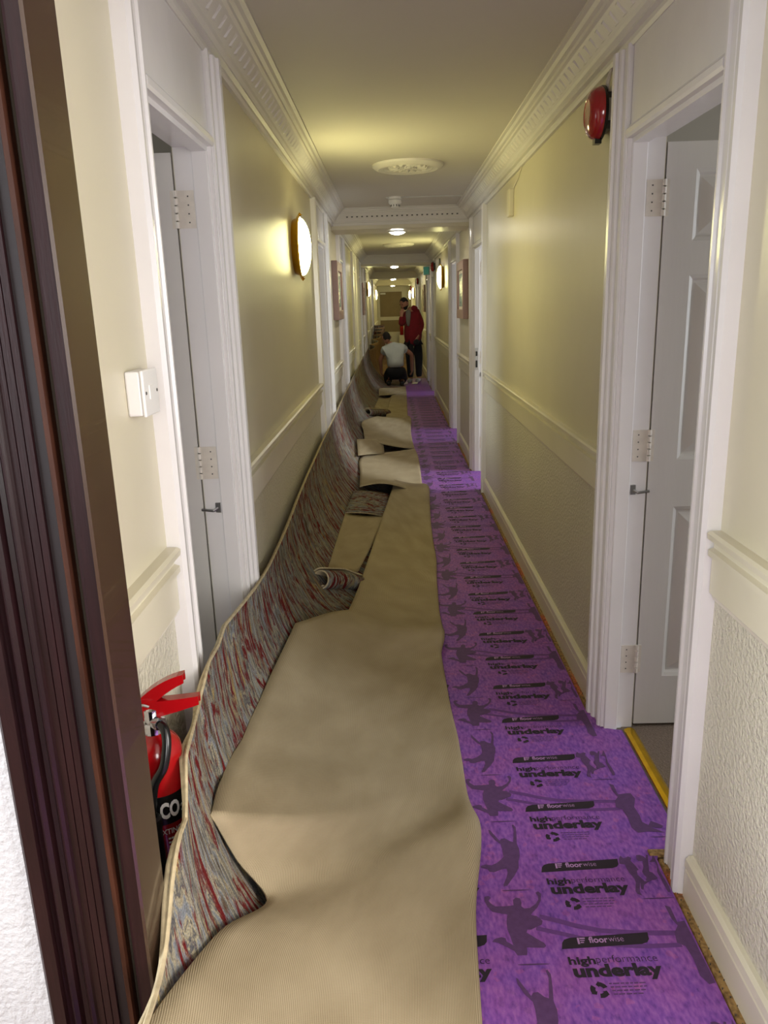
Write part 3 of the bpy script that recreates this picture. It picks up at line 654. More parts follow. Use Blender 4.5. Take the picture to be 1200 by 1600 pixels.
# the neighbouring column shows only its right end beside the folded carpet
OFFX = -.475
n_rows = 45
for r in range(-1, n_rows):
    y = ROW0 + r * DROW
    def put(me, dx=0.0, rot=.035, px=.475):
        o = bpy.data.objects.new(me.name.split('.')[0], me); COL.objects.link(o); o.parent = und
        ca, sa = math.cos(rot), math.sin(rot)
        o.rotation_euler = (0, 0, rot * .5)
        o.location = Vector((px + dx - px * math.cos(rot * .5), y - px * math.sin(rot * .5), UZ + .0003)) - Vector(und.location)
    put(bar)
    if r < 24:
        for me in (t_floor, t_wise, b_logo, t_high, t_perf, t_und, b_cyc, b_small): put(me)
    else: put(t_und)
    if r < 6:
        for me in (bar, t_perf, t_und): put(me, OFFX + .085)
    if r % 2 == 0:
        put(figB); put(sw)
        put(figC if r == 2 else figCc)
    else:
        put(figA); put(figG)

# gripper rods by the right skirting
for i, (a, b) in enumerate(((.7, 1.80), (2.60, 6.16), (7.02, 8.5), (9.56, 13.06))):
    m = MB(); m.sweep([(.694, a, .001), (.722, a, .001), (.722, a, .008), (.698, a, .009)], [(.694, b, .001), (.722, b, .001), (.722, b, .008), (.698, b, .009)])
    g = tag(m.build('gripper_rod', 'gripper'), 'wooden gripper rod with orange print along the right skirting, ' + ['nearest the camera', 'between first and second right doors', 'between second and third right doors', 'beyond the third right door'][i], 'gripper rod', 'gripper rods')
    if i < 2:
        m = MB(); y = a
        while y < b: m.box(.704 + .008 * math.sin(y * 90), .706 + .008 * math.sin(y * 90), y, y + .002, .008, .0125); y += .022
        n = m.build('nails', 'darkgrey', g); n['kind'] = 'stuff'
m = MB(); m.box(.675, .76, 1.812, 1.834, .002, .014); bevel(m.build('tack_strip_offcut', 'gripper'), .002)
tag(bpy.data.objects['tack_strip_offcut'], 'short wooden gripper offcut at the foot of the nearest right door casing', 'wood strip')

# ------------------------------------------------------------------ the carpet
def grid_mesh(name, P, mats, uvs=None, thick=.008, flip=False):
    """P[row][col] of points -> smooth sheet with its own thickness; mats: top, underside, rim"""
    nr, nc = len(P), len(P[0]); v = [tuple(p) for row in P for p in row]; f = []
    for i in range(nr - 1):
        for j in range(nc - 1):
            q = (i * nc + j, i * nc + j + 1, (i + 1) * nc + j + 1, (i + 1) * nc + j)
            f.append(q[::-1] if flip else q)
    me = bpy.data.meshes.new(name); me.from_pydata(v, [], f)
    for k in mats: me.materials.append(M[k])
    uv = me.uv_layers.new(name='UVMap')
    # metres along the sheet
    U = [[0.0] * nc for _ in range(nr)]; V = [[0.0] * nc for _ in range(nr)]
    for i in range(nr):
        for j in range(1, nc): U[i][j] = U[i][j - 1] + (Vector(P[i][j]) - Vector(P[i][j - 1])).length
        mid = U[i][-1]
        for j in range(nc): U[i][j] -= mid
    for j in range(nc):
        for i in range(1, nr): V[i][j] = V[i - 1][j] + (Vector(P[i][nc // 2]) - Vector(P[i - 1][nc // 2])).length
    for p in me.polygons:
        for li in p.loop_indices:
            vi = me.loops[li].vertex_index; uv.data[li].uv = (U[vi // nc][vi % nc], V[vi // nc][vi % nc])
        p.use_smooth = True
    me.update()
    return me
def sheet(name, P, mats, parent, thick=.008, flip=False):
    o = obj(name, grid_mesh(name, P, mats, flip=flip), parent)
    s = o.modifiers.new('thick', 'SOLIDIFY'); s.thickness = thick; s.offset = -1; s.material_offset = 1; s.material_offset_rim = 2; s.use_even_offset = False
    return o
def _pull(e):
    k = .478 / .49 if e[0] < -.484 else 1.0      # keep the standing side clear of the door casings
    return (e[0] * k, e[1] * k, 1.5 + (e[2] - 1.5) * k)
EDGE = [_pull(e) for e in EDGE]
EY = [e[1] for e in EDGE]; EX = [e[0] for e in EDGE]; EZ = [e[2] for e in EDGE]
def JW(Y): return interp(Y, [1, 3], [.40, .5])
def smooth_edge(Y, A):
    h = .03 if Y < 1.6 else .25
    return sum(interp(Y + d * h, EY, A) for d in (-1, 0, 1)) / 3
def J(t, Y):
    """t 0..1 from the top edge on the wall down to the floor"""
    xe, ze = smooth_edge(Y, EX), smooth_edge(Y, EZ); W = JW(Y); a = t * PI / 2
    return (xe + W * (1 - math.cos(a)), Y, .012 + ze * (1 - math.sin(a)))
def zJ(X, Y):
    xe, ze = smooth_edge(Y, EX), smooth_edge(Y, EZ); s = (X - xe) / JW(Y)
    if s >= 1: return .012
    s = max(s, 0); return .012 + ze * (1 - math.sqrt(max(0, 1 - (1 - s) ** 2)))
FX = [(1.16, .135), (1.3, .142), (1.55, .153), (1.9, .176), (2.29, .184), (2.54, .172), (3.08, .165), (3.5, .183), (4.4, .211), (5.6, .226), (6.8, .208), (8.1, .195), (10.2, .175), (13.9, .225), (15.2, .22)]
def foldx(Y): return interp(Y, [p[0] for p in FX], [p[1] for p in FX])
carpet = tag(empty('carpet', (-.2, 1.5, 0)), 'long patterned carpet folded back on itself, curling up the left wall', 'carpet')
ys = []; y = .62
while y < 16.2:
    ys.append(y); y += .03 if y < 2.2 else (.08 if y < 6 else .2)
P = []
for y in ys:
    row = [J(i / 18, y) for i in range(19)]
    x1 = foldx(y) - .01; x0 = row[-1][0]
    if y < 1.75: row = [(px + .004 * math.sin(y * 23 + k * .4) * (1 - k / 18), py, pz) for k, (px, py, pz) in enumerate(row)]
    row += [(lerp(x0, x1, k / 6), y, .012) for k in range(1, 7)]
    P.append(row)
sheet('pile_side', P, ['pile', 'backing', 'edge'], carpet, .008)
# pale bound edge along the top of the standing side
m = MB(); m.tube([(J(0, y)[0] + .002, y, J(0, y)[2] + .002) for y in ys if y < 9], .0042, 6)
m.build('bound_edge', 'edge', carpet, smooth=True)
def catmull(rows, n, corners=()):
    out = []
    for i in range(len(rows) - 1):
        p0 = rows[max(i - 1, 0)]; p1 = rows[i]; p2 = rows[i + 1]; p3 = rows[min(i + 2, len(rows) - 1)]
        if i in corners: p0 = [tuple(2 * a - b for a, b in zip(u, v)) for u, v in zip(p1, p2)]
        if i + 1 in corners: p3 = [tuple(2 * b - a for a, b in zip(u, v)) for u, v in zip(p1, p2)]
        for k in range(n):
            t = k / n
            out.append([tuple(.5 * (2 * b + (c - a) * t + (2 * a - 5 * b + 4 * c - d) * t * t + (3 * b - a - 3 * c + d) * t ** 3) for a, b, c, d in zip(q0, q1, q2, q3)) for q0, q1, q2, q3 in zip(p0, p1, p2, p3)])
    out.append(rows[-1]); return out
def flap(rows, power=1.7, n=6, cols=22, hump=None, fold=True, corners=()):
    base = []
    for i, (L, R) in enumerate(rows): base.append([L, R])
    dense = catmull(base, n, corners); P = []
    for i, (L, R) in enumerate(dense):
        row = []
        for j in range(cols + 1):
            s = j / cols; x = lerp(L[0], R[0], s); y = lerp(L[1], R[1], s)
            z = R[2] + (L[2] - R[2]) * (1 - s) ** power
            if hump: z += hump(i / n, s)
            z = max(z, zJ(x, y) + .014); row.append((x, y, z))
        if fold:
            x, y, z = row[-1]; zc = (z + .008) / 2; r = z - zc
            for k in range(1, 6):
                a = k / 5 * PI; row.append((x + r * 1.0 * math.sin(a), y, zc + r * math.cos(a)))
        P.append(row)
    return P
def bumps(lst):
    """crest list: (row, width in rows, height, weight left, weight right)"""
    def f(i, s):
        z = 0
        for (c, wd, h, a, b) in lst: z += h * math.exp(-((i - c) / wd) ** 2) * lerp(a, b, s)
        return z
    return f
def between(A, B, t): return tuple(tuple(lerp(a, b, t) for a, b in zip(p, q)) for p, q in zip(A, B))
sheet('folded_flap', flap(FLAP1, 1.7, corners=(6, 10, 11), hump=bumps([(4.0, .8, .06, .1, 1.0), (10.7, .55, .045, .5, 1.0), (14.0, .5, .07, .6, 1.0), (7.2, .6, .012, 1, .2), (12.7, .3, .015, 0, 1)])), ['backing', 'pile', 'edge'], carpet, .006, flip=False)
sheet('folded_flap', flap(FLAP2A, 1.4, hump=lambda i, s: .085 * math.exp(-(i / .7) ** 2) * math.sin(PI * min(1, .15 + s * .9)) + .03 * math.exp(-(i - 2) ** 2) * s), ['backing', 'pile', 'edge'], carpet, .006)
sheet('folded_flap', flap(FLAP2B, 1.3, hump=bumps([(2.4, .8, .07, .2, 1)])), ['backing', 'pile', 'edge'], carpet, .006)
sheet('folded_flap', flap(FLAP3, 1.4), ['backing', 'pile', 'edge'], carpet, .006)
sheet('folded_flap', flap(FLAP4, 1.4), ['backing', 'pile', 'edge'], carpet, .006)

def quad_sheet(rows, lift=0.0, cols=8, n=5, sag=.02):
    dense = catmull([[tuple(a), tuple(b)] for a, b in rows], n); P = []
    for L, R in dense:
        row = []
        for j in range(cols + 1):
            s = j / cols; x, y, z = (lerp(L[k], R[k], s) for k in range(3))
            z = max(z - sag * math.sin(PI * s), zJ(x, y) + .012) + lift; row.append((x, y, z))
        P.append(row)
    return P
def roll_mesh(pts, r, turns=1.6):
    pts = [Vector(p) for p in pts]; P = []
    for k in range(9):
        t = k / 8; p = pts[0].lerp(pts[1], t * 2) if t < .5 else pts[1].lerp(pts[2], t * 2 - 1)
        ax = (pts[2] - pts[0]).normalized(); up = Vector((0, 0, 1)); up = (up - ax * up.dot(ax)).normalized(); sd = ax.cross(up)
        P.append([tuple(p + (up * math.cos(a) + sd * math.sin(a)) * (r * (1 - .35 * q / 26))) for q in range(27) for a in [-turns * 2 * PI * q / 26]])
    return P
oc = tag(empty('carpet_offcut', STRIP_A[2][0]), 'beige backed carpet strip lying in the trough, its near end rolled', 'carpet offcut', 'carpet offcuts')
sheet('strip', quad_sheet(STRIP_A[::-1], .004), ['backing', 'pile', 'edge'], oc, .006)
ROLL_A[2] = (-.195, 3.83, .072)
sheet('rolled_end', roll_mesh(ROLL_A, .058), ['pile', 'backing', 'edge'], oc, .007, flip=True)
oc = tag(empty('carpet_offcut', PIECE_B[2][0]), 'carpet piece lying pattern side up on the strip, under the cut flap', 'carpet offcut', 'carpet offcuts')
sheet('piece', quad_sheet(PIECE_B[::-1], .006, sag=-.01), ['pile', 'backing', 'edge'], oc, .008)
oc = tag(empty('carpet_offcut', TAB_C[1][0]), 'square beige backed carpet tab resting over the slit in the flap', 'carpet offcut', 'carpet offcuts')
sheet('tab', quad_sheet(TAB_C[::-1], .01, sag=-.005), ['backing', 'pile', 'edge'], oc, .007)
oc = tag(empty('carpet_offcut', STRIP_D[1][0]), 'small carpet strip with a dark rolled end near the kneeling man', 'carpet offcut', 'carpet offcuts')
sheet('strip', quad_sheet(STRIP_D[::-1], .004), ['backing', 'pile', 'edge'], oc, .006)
sheet('rolled_end', roll_mesh(ROLL_D, .055), ['pile', 'backing', 'edge'], oc, .007, flip=True)

# concertina of carpet waiting beyond the men
wave = tag(empty('carpet', (-.3, 16.4, 0)), 'heaped carpet folded in brown backed waves beyond the two men', 'carpet')
P = []; y = 16.1
while y < 25:
    ph = (y - 16.1) / .95; A = interp(y, [16.1, 18, 22, 25], [.12, .24, .36, .10]); bump = A * abs(math.sin(PI * ph)) ** .7
    ze = interp(y, [16.1, 18.5, 22.2, 25], [.62, .80, 1.0, .7]); row = []
    for k in range(25):
        t = k / 16
        if t <= 1:
            a = t * PI / 2; x = -.495 + .30 * (1 - math.cos(a)); z = .014 + ze * (1 - math.sin(a)); nx, nz = math.cos(a), math.sin(a)
        else: x = lerp(-.195, .36, (t - 1) * 2); z = .014; nx, nz = 0, 1
        row.append((x + nx * bump * .9, y, z + nz * bump))
    P.append(row); y += .06
sheet('folds', P, ['backing_far', 'pile', 'edge'], wave, .008)

# ------------------------------------------------------------------ fire extinguishers
def extinguisher(loc, r, h, label, detail=True):
    x, y, z = loc
    root = tag(empty('fire_extinguisher', loc), label, 'fire extinguisher')
    m = MB(); prof = [(r * .55, 0), (r * .9, .004), (r, .015), (r, h * .78)] + [(r * math.cos(a), h * .78 + r * .85 * math.sin(a)) for a in (.3, .6, .9, 1.2)] + [(r * .25, h * .78 + r * .9)]
    m.lathe(prof, loc, 'Z', 40); cyl = m.build('cylinder', 'red', root, smooth=True)
    if not detail: return root
    zt = z + h * .78 + r * .86
    m = MB(); m.lathe([(r * .36, 0), (r * .36, .018), (r * .30, .022), (r * .34, .028), (r * .34, .05), (r * .2, .055)], (x, y, zt - .004), 'Z', 16); m.tube([(x, y, zt + .022), (x + .022, y - .020, zt + .024)], .013, 6)
    m.build('valve', 'chrome', root)
    # levers
    def lever(p0, p1, p2, w, nm):
        m = MB(); pts = [Vector(p0), Vector(p1), Vector(p2)]; d = Vector((p2[0] - p0[0], p2[1] - p0[1], 0)).normalized(); sd = Vector((-d.y, d.x, 0))
        sec = []
        for t in range(9):
            q = t / 8; p = pts[0] * (1 - q) ** 2 + pts[1] * 2 * q * (1 - q) + pts[2] * q * q
            ww = w * (1 - .25 * q); hh = .019 * (1 - .55 * q)
            sec.append([p + sd * ww + Vector((0, 0, hh)), p - sd * ww + Vector((0, 0, hh)), p - sd * ww - Vector((0, 0, hh)), p - sd * ww * .7 - Vector((0, 0, hh)), p - sd * ww * .7 + Vector((0, 0, hh * .5)), p + sd * ww * .7 + Vector((0, 0, hh * .5)), p + sd * ww * .7 - Vector((0, 0, hh)), p + sd * ww - Vector((0, 0, hh))])
        m.loft(sec); return m.build(nm, 'red', root)
    lever((x - .022, y, zt + .046), (x + .02, y + .002, zt + .092), (x + .066, y + .004, zt + .106), .013, 'squeeze_lever')
    lever((x - .018, y, zt + .044), (x + .035, y + .002, zt + .050), (x + .090, y + .004, zt + .062), .012, 'carry_handle')
    m = MB(); m.tube([(x - .02, y - .02, zt + .062), (x - .005, y - .022, zt + .064), (x + .004, y - .021, zt + .060)], .0025, 6); m.build('safety_pin', 'steel', root)
    # hose and horn hang in front of the body
    m = MB(); a = (x + .022, y - .022, zt + .024)
    pts = [a, (a[0] + .010, a[1] - .010, a[2] - .006), (a[0] + .014, a[1] - .022, a[2] - .030), (a[0] + .008, a[1] - .034, a[2] - .066), (a[0] - .010, a[1] - .040, a[2] - .098), (a[0] - .020, a[1] - .040, a[2] - .150), (a[0] - .021, a[1] - .040, a[2] - .172)]
    sm_ = catmull([[p] for p in pts], 5); m.tube([p[0] for p in sm_], .0085, 10); m.build('hose', 'blackgloss', root, smooth=True)
    m = MB(); hx, hy, hz = a[0] - .021, a[1] - .040, a[2] - .165
    m.lathe([(.012, 0), (.0165, -.002), (.0165, -.022), (.015, -.024), (.0155, -.10), (.019, -.22), (.024, -.27), (.022, -.27)], (hx, hy, hz), 'Z', 20); m.build('discharge_horn', 'black', root, smooth=True)
    # black band with its lettering, wrapped round the cylinder
    zb = z + h * .60
    m = MB(); m.lathe([(r + .0004, -.030), (r + .0006, -.029), (r + .0006, .029), (r + .0004, .030)], (x, y, zb), 'Z', 40); band = m.build('label_band', 'blackgloss', root, smooth=True)
    def wrap(body, size, ang, zc, mt, off, nm, width=None):
        me = text_mesh(nm, body, size, mt, off)
        if width: fit(me, 0, width, 0, 1)
        bm = bmesh.new(); bm.from_mesh(me); bmesh.ops.subdivide_edges(bm, edges=bm.edges, cuts=1); bm.to_mesh(me); bm.free()
        for v in me.vertices:
            th = ang + v.co.x / r; zz = zc + v.co.y
            v.co = Vector((x + (r + .0012) * math.cos(th), y + (r + .0012) * math.sin(th), zz))
        return obj(nm, me, root)
    wrap('CO', .044, -PI / 2 + .22, zb - .015, 'print_white', .0019, 'label_lettering', .037)
    wrap('2', .020, -PI / 2 + .22 + .040 / r, zb - .013, 'print_white', .0005, 'label_lettering', .008)
    wrap('EXTINGUISHER', .016, -PI / 2 + .10, zb - .050, 'print_white', .0002, 'label_lettering', .082)
    m = MB()
    for li in range(11):
        zz = zb - .062 - li * .0085; a0 = -PI / 2 + .42; a1 = -PI / 2 + 1.35 - .1 * random.random()
        if li == 6: continue
        for q in range(8):
            t0, t1 = lerp(a0, a1, q / 8), lerp(a0, a1, (q + .82) / 8); rr = r + .001
            m.poly([(x + rr * math.cos(t0), y + rr * math.sin(t0), zz), (x + rr * math.cos(t1), y + rr * math.sin(t1), zz), (x + rr * math.cos(t1), y + rr * math.sin(t1), zz + (.004 if li < 6 else .0015)), (x + rr * math.cos(t0), y + rr * math.sin(t0), zz + (.004 if li < 6 else .0015))])
    m.build('label_small_print', 'print_white', root)
    m = MB(); m.box(XL, x - r * .6, y - .02, y + .02, z + h * .35, z + h * .40); m.box(XL, x - r * .6, y - .02, y + .02, z + .02, z + .05); m.build('wall_bracket', 'darkgrey', root)
    return root
extinguisher((-.462, 1.27, .27), .047, .565, 'red fire extinguisher with black hose and CO2 band, on the left wall')
extinguisher((.38, 29.9, .42), .07, .50, 'tiny red fire extinguisher beside the far fawn door', False)
m = MB(); m.box(.28, .48, 29.82, 29.98, 0, .42); m.box(.30, .46, 29.815, 29.83, .05, .37); bevel(m.build('stand', 'cream_trim'), .004)
tag(bpy.data.objects['stand'], 'low cream box under the far fire extinguisher', 'stand')

# ------------------------------------------------------------------ wall lamps
def wall_lamp(o, y, z, label, r=.158):
    X = XR if o > 0 else XL; ax = '-X' if o > 0 else 'X'
    root = tag(empty('wall_lamp', (X, y, z)), label, 'wall lamp', 'oval wall lamps')
    m = MB(); m.lathe([(r * .88, 0), (r * .92, .012), (r * .95, .030)], (X, y, z), ax, 40); m.build('back_plate', 'brass', root, smooth=True)
    m = MB(); m.lathe([(r * .94, .026), (r * 1.02, .028), (r * 1.04, .036), (r * 1.0, .042), (r * .95, .040)], (X, y, z), ax, 40); m.build('rim', 'brass', root, smooth=True)
    g = [(r * .95 * math.cos(a), .036 + .055 * math.sin(a)) for a in [k * PI / 2 / 9 for k in range(9)]] + [(.0005, .091)]
    m = MB(); m.lathe(g, (X, y, z), ax, 40); m.build('glass_dome', 'lamp', root, smooth=True)
    m = MB()
    for s in (-1, 1): m.tube([(X - o * .030, y, z + s * r * .98), (X - o * .040, y, z + s * r * 1.09), (X - o * .046, y, z + s * r * 1.02)], .007, 8)
    m.build('clips', 'brass', root)
    return root
wall_lamp(-1, 4.42, 1.825, 'nearest lit wall lamp, opal dome in a brass rim on the left')
wall_lamp(1, 11.0, 1.86, 'lit oval wall lamp on the right beyond the third door')
wall_lamp(-1, 17.3, 1.86, 'small lit wall lamp on the left above the heaped carpet')
wall_lamp(1, 24.2, 1.86, 'far lit wall lamp on the right behind the standing man')
wall_lamp(1, 28.4, 1.86, 'added lit wall lamp on the right, brightening the fawn end door')  # extra lamp, added to brighten the dark far end
wall_lamp(-1, 25.6, 1.86, 'farthest lit wall lamp on the left near the end door')
# downlights in the beams
for k in range(4):
    x, y = .075, 7.6 + PER * k
    root = tag(empty('downlight', (x, y, 2.17)), ['large lit round downlight under the nearest beam', 'lit downlight under the second beam', 'lit downlight under the third beam', 'lit downlight under the farthest beam'][k], 'downlight', 'beam downlights')
    m = MB(); m.lathe([(.082, 0), (.085, .006), (.076, .012), (.070, .010)], (x, y, 2.171), '-Z', 32); m.build('bezel', 'whiteplastic', root, smooth=True)
    m = MB(); m.lathe([(.070, .008), (.055, .020), (.03, .027), (.0005, .029)], (x, y, 2.17), '-Z', 32); m.build('diffuser', 'down', root, smooth=True)
# ceiling roses
petal = MB(); petal.sweep([(.02, -.006, 0), (.02, .006, 0), (.05, .014, .0), (.05, -.014, .0)], [(.022, -.003, -.008), (.022, .003, -.008), (.048, .006, -.013), (.048, -.006, -.013)])
petal.sweep([(.06, -.012, 0), (.06, .012, 0), (.125, .022, 0), (.125, -.022, 0)], [(.064, -.003, -.010), (.064, .003, -.010), (.115, .007, -.016), (.115, -.007, -.016)])
pme = petal.mesh('petal', 'trim')
for k, (x, y) in enumerate(((.127, 5.17), (.127, 11.55))):
    root = tag(empty('ceiling_rose', (x, y, ZC)), ['round plaster ceiling rose near the smoke detector', 'round plaster ceiling rose beyond the first beam'][k], 'ceiling rose', 'ceiling roses')
    m = MB(); m.lathe([(.222, -.001), (.220, .012), (.205, .024), (.185, .030), (.165, .022), (.155, .024), (.145, .016), (.03, .010), (.02, .026), (.0005, .030)], (x, y, ZC), '-Z', 48); m.build('disc', 'trim', root, smooth=True)
    for i in range(16 if k == 0 else 10):
        o = bpy.data.objects.new('petal', pme); COL.objects.link(o); o.parent = root; o.location = (0, 0, -.012); o.rotation_euler = (0, 0, 2 * PI * i / (16 if k == 0 else 10))
# smoke detector with its trunking
root = tag(empty('smoke_detector', (.054, 6.63, ZC)), 'white round smoke detector on the ceiling before the nearest beam', 'smoke detector')
m = MB(); m.lathe([(.056, 0), (.056, .016), (.050, .020)], (.054, 6.63, ZC), '-Z', 28); m.build('base', 'whiteplastic', root, smooth=True)
m = MB(); m.lathe([(.052, .022), (.053, .044), (.046, .052), (.036, .056), (.034, .074), (.024, .080), (.0005, .082)], (.054, 6.63, ZC), '-Z', 28); h = m.build('head', 'whiteplastic', root, smooth=True)
m = MB()
for i in range(10):
    a = 2 * PI * i / 10; m.box(.054 + .036 * math.cos(a) - .003, .054 + .036 * math.cos(a) + .003, 6.63 + .036 * math.sin(a) - .003, 6.63 + .036 * math.sin(a) + .003, ZC - .072, ZC - .058)
m.build('vents', 'darkgrey', h)
m = MB(); m.box(-.02, .60, 6.60, 6.616, ZC - .012, ZC); bevel(m.build('cable_trunking', 'greyplastic'), .002); tag(bpy.data.objects['cable_trunking'], 'thin cable trunking across the ceiling beside the smoke detector', 'trunking')
# fire bells
def bell(y, z, r, label, detail=True):
    root = tag(empty('fire_bell', (XR, y, z)), label, 'fire bell', 'red fire bells')
    m = MB(); m.box(XR, XR - .026, y - .045, y + .045, z - .055, z + .055); bevel(m.build('back_box', 'darkgrey', root), .003)
    m = MB(); m.lathe([(r * .98, .024), (r * 1.02, .026), (r * 1.02, .034), (r * .9, .036)], (XR, y, z), '-X', 36); m.build('mount_ring', 'blackgloss', root, smooth=True)
    m = MB(); m.lathe([(r, .032), (r * 1.0, .042), (r * .93, .058), (r * .78, .070), (r * .55, .076), (r * .5, .074), (.0005, .076)], (XR, y, z), '-X', 36); m.build('gong', 'bellred', root, smooth=True)
    if detail:
        m = MB(); m.box(XR - .006, XR - .022, y - .05, y - .047, z - .03, z + .035); m.build('terminal_strip', 'greyplastic', root)
        m = MB(); m.tube([(XR - .012, y - .03, z + .05), (XR - .022, y - .045, z + .075), (XR - .012, y - .04, z + .12)], .004, 6); m.tube([(XR - .012, y - .015, z + .05), (XR - .020, y - .02, z + .085), (XR - .010, y - .03, z + .125)], .004, 6); m.build('cable', 'hinge', root)
        m = MB(); m.box(XR - .028, XR - .05, y - .016, y + .016, z - r - .012, z - r + .01); m.build('striker', 'blackgloss', root)
bell(2.76, 2.085, .080, 'red domed fire bell high beside the nearest right door')
bell(13.0, 2.09, .075, 'small red fire bell on the right near the second beam', False)
bell(20.2, 2.08, .08, 'distant red fire bell on the right near the third beam', False)
bell(27.0, 2.06, .08, 'farthest dark red fire bell on the right by the end door', False)
# green exit sign box, further fittings
root = tag(empty('exit_sign', (.66, 14.6, 2.1)), 'green lit exit sign box hanging by the second beam', 'exit sign')
m = MB(); m.box(.60, .73, 14.55, 14.66, 2.02, 2.17); bevel(m.build('housing', 'greyplastic', root), .006)
M['green'] = mat('green_sign', (20, 84, 66), .3, emit=(.05, .5, .33), estr=.06)
m = MB(); m.box(.605, .70, 14.53, 14.55, 2.03, 2.16); m.build('sign_face', 'green', root)
# white contact box on the right wall, fused switch on the left wall
root = tag(empty('sensor_box', (XR, 4.82, 2.06)), 'small cream box with a short wire high on the right wall', 'sensor')
m = MB(); m.box(XR, XR - .03, 4.78, 4.86, 1.985, 2.135); bevel(m.build('body', 'cream_trim', root), .004)
m = MB(); m.tube([(XR - .004, 4.80, 2.13), (XR - .006, 4.70, 2.15), (XR - .004, 4.62, 2.165), (XR - .004, 4.5, 2.205)], .003, 6); m.build('wire', 'cream_trim', root)
root = tag(empty('sensor_box', (XR, 11.95, 2.06)), 'dark narrow box high on the right wall past the right lamp', 'sensor')
m = MB(); m.box(XR, XR - .025, 11.6, 11.68, 1.98, 2.14); bevel(m.build('body', 'darkgrey', root), .004)
root = tag(empty('wall_switch', (XL, 1.54, 1.345)), 'white fused wall switch beside the nearest left door', 'switch')
m = MB(); m.box(XL, XL + .03, 1.497, 1.585, 1.305, 1.392); bevel(m.build('pattress', 'whiteplastic', root), .004)
m = MB(); m.box(XL + .03, XL + .037, 1.495, 1.587, 1.303, 1.394); pl = bevel(m.build('face_plate', 'whiteplastic', root), .003)
m = MB(); m.box(XL + .037, XL + .0385, 1.528, 1.555, 1.335, 1.362); m.build('fuse_carrier', 'whiteplastic', pl)
m = MB()
for yy in (1.506, 1.576): m.lathe([(.0035, 0), (.003, .001)], (XL + .0372, yy, 1.349), 'X', 10)
m.build('screws', 'darkgrey', pl)
# pictures
def picture(o, y0, y1, z0, z1, label):
    X = XR if o > 0 else XL; d = .052; f = .085
    root = tag(empty('picture', (X, (y0 + y1) / 2, (z0 + z1) / 2)), label, 'picture', 'framed pictures')
    B = lambda a, b, c, e, s, t: (X - o * s, X - o * t, a, b, c, e)
    for a, b, c, e in ((y0, y0 + f, z0, z1), (y1 - f, y1, z0, z1), (y0 + f, y1 - f, z0, z0 + f), (y0 + f, y1 - f, z1 - f, z1)):
        m = MB(); m.box(*B(a, b, c, e, 0, d)); bevel(m.build('frame_side', 'picframe', root), .004)
    m = MB(); m.box(*B(y0 + f, y1 - f, z0 + f, z1 - f, .0, d - .016)); mt = m.build('mount', 'picmount', root)
    m = MB(); m.box(*B(y0 + f + .07, y1 - f - .06, z0 + f + .03, z1 - f - .03, .0, d - .014)); m.build('print', 'glass_art', mt)
picture(1, 7.5, 8.22, 1.36, 1.9, 'taupe framed blue abstract picture on the right wall')
picture(-1, 7.14, 7.84, 1.39, 1.905, 'taupe framed picture on the left wall opposite the blue one')
picture(1, 16.4, 17.1, 1.36, 1.9, 'small distant framed picture on the right wall behind the men')
picture(-1, 13.7, 14.4, 1.36, 1.9, 'dim framed picture on the left wall near the second beam')

# ------------------------------------------------------------------ the two men
def skin_me(name, verts, edges, radii, mt, levels=2, root=0):
    me = bpy.data.meshes.new(name); me.from_pydata(verts, edges, []); o = bpy.data.objects.new(name, me); COL.objects.link(o)
    sk = o.modifiers.new('skin', 'SKIN'); sk.use_smooth_shade = True
    for i, r in enumerate(radii):
        sv = me.skin_vertices[0].data[i]; sv.radius = (r, r) if not isinstance(r, tuple) else r; sv.use_root = (i == root)
    ss = o.modifiers.new('sub', 'SUBSURF'); ss.levels = levels; ss.render_levels = levels
    dg = bpy.context.evaluated_depsgraph_get(); out = bpy.data.meshes.new_from_object(o.evaluated_get(dg))
    bpy.data.objects.remove(o); bpy.data.meshes.remove(me)
    out.name = name; out.materials.clear(); out.materials.append(M[mt])
    for p in out.polygons: p.use_smooth = True
    return out
def chain(defs):
    """defs: list of chains; each chain a list of (key, pos, radius); a repeated key joins chains"""
    idx = {}; V = []; E = []; R = []
    for ch in defs:
        prev = None
        for c in ch:
            if c[0] not in idx: idx[c[0]] = len(V); V.append(c[1]); R.append(c[2])
            if prev is not None: E.append((prev, idx[c[0]]))
            prev = idx[c[0]]
    return V, E, R
def hand(defs, side, wrist, d, up, s=1.0):
    """palm and five fingers from a wrist point; d: finger direction, up: back-of-hand side"""
    d = Vector(d).normalized(); up = Vector(up); up = (up - d * up.dot(d)).normalized(); w_ = d.cross(up)
    p = Vector(wrist); palm = p + d * .055 * s
    defs.append([(side + 'w', tuple(p), .026), (side + 'palm', tuple(palm), .034)])
    for k, (a, ln) in enumerate(((-.027, .062), (-.009, .074), (.009, .070), (.027, .055))):
        b = palm + d * .028 + w_ * a
        defs.append([(side + 'palm', tuple(palm), .034), ('%sk%d' % (side, k), tuple(b), .0115), ('%sm%d' % (side, k), tuple(b + d * ln * .55 - up * .012), .010), ('%st%d' % (side, k), tuple(b + d * ln * .85 - up * .034), .0085)])
    t0 = p + d * .03 - w_ * .03
    defs.append([(side + 'palm', tuple(palm), .034), (side + 'th0', tuple(t0 + d * .015 - w_ * .012), .012), (side + 'th1', tuple(t0 + d * .05 - w_ * .022 - up * .012), .009)])
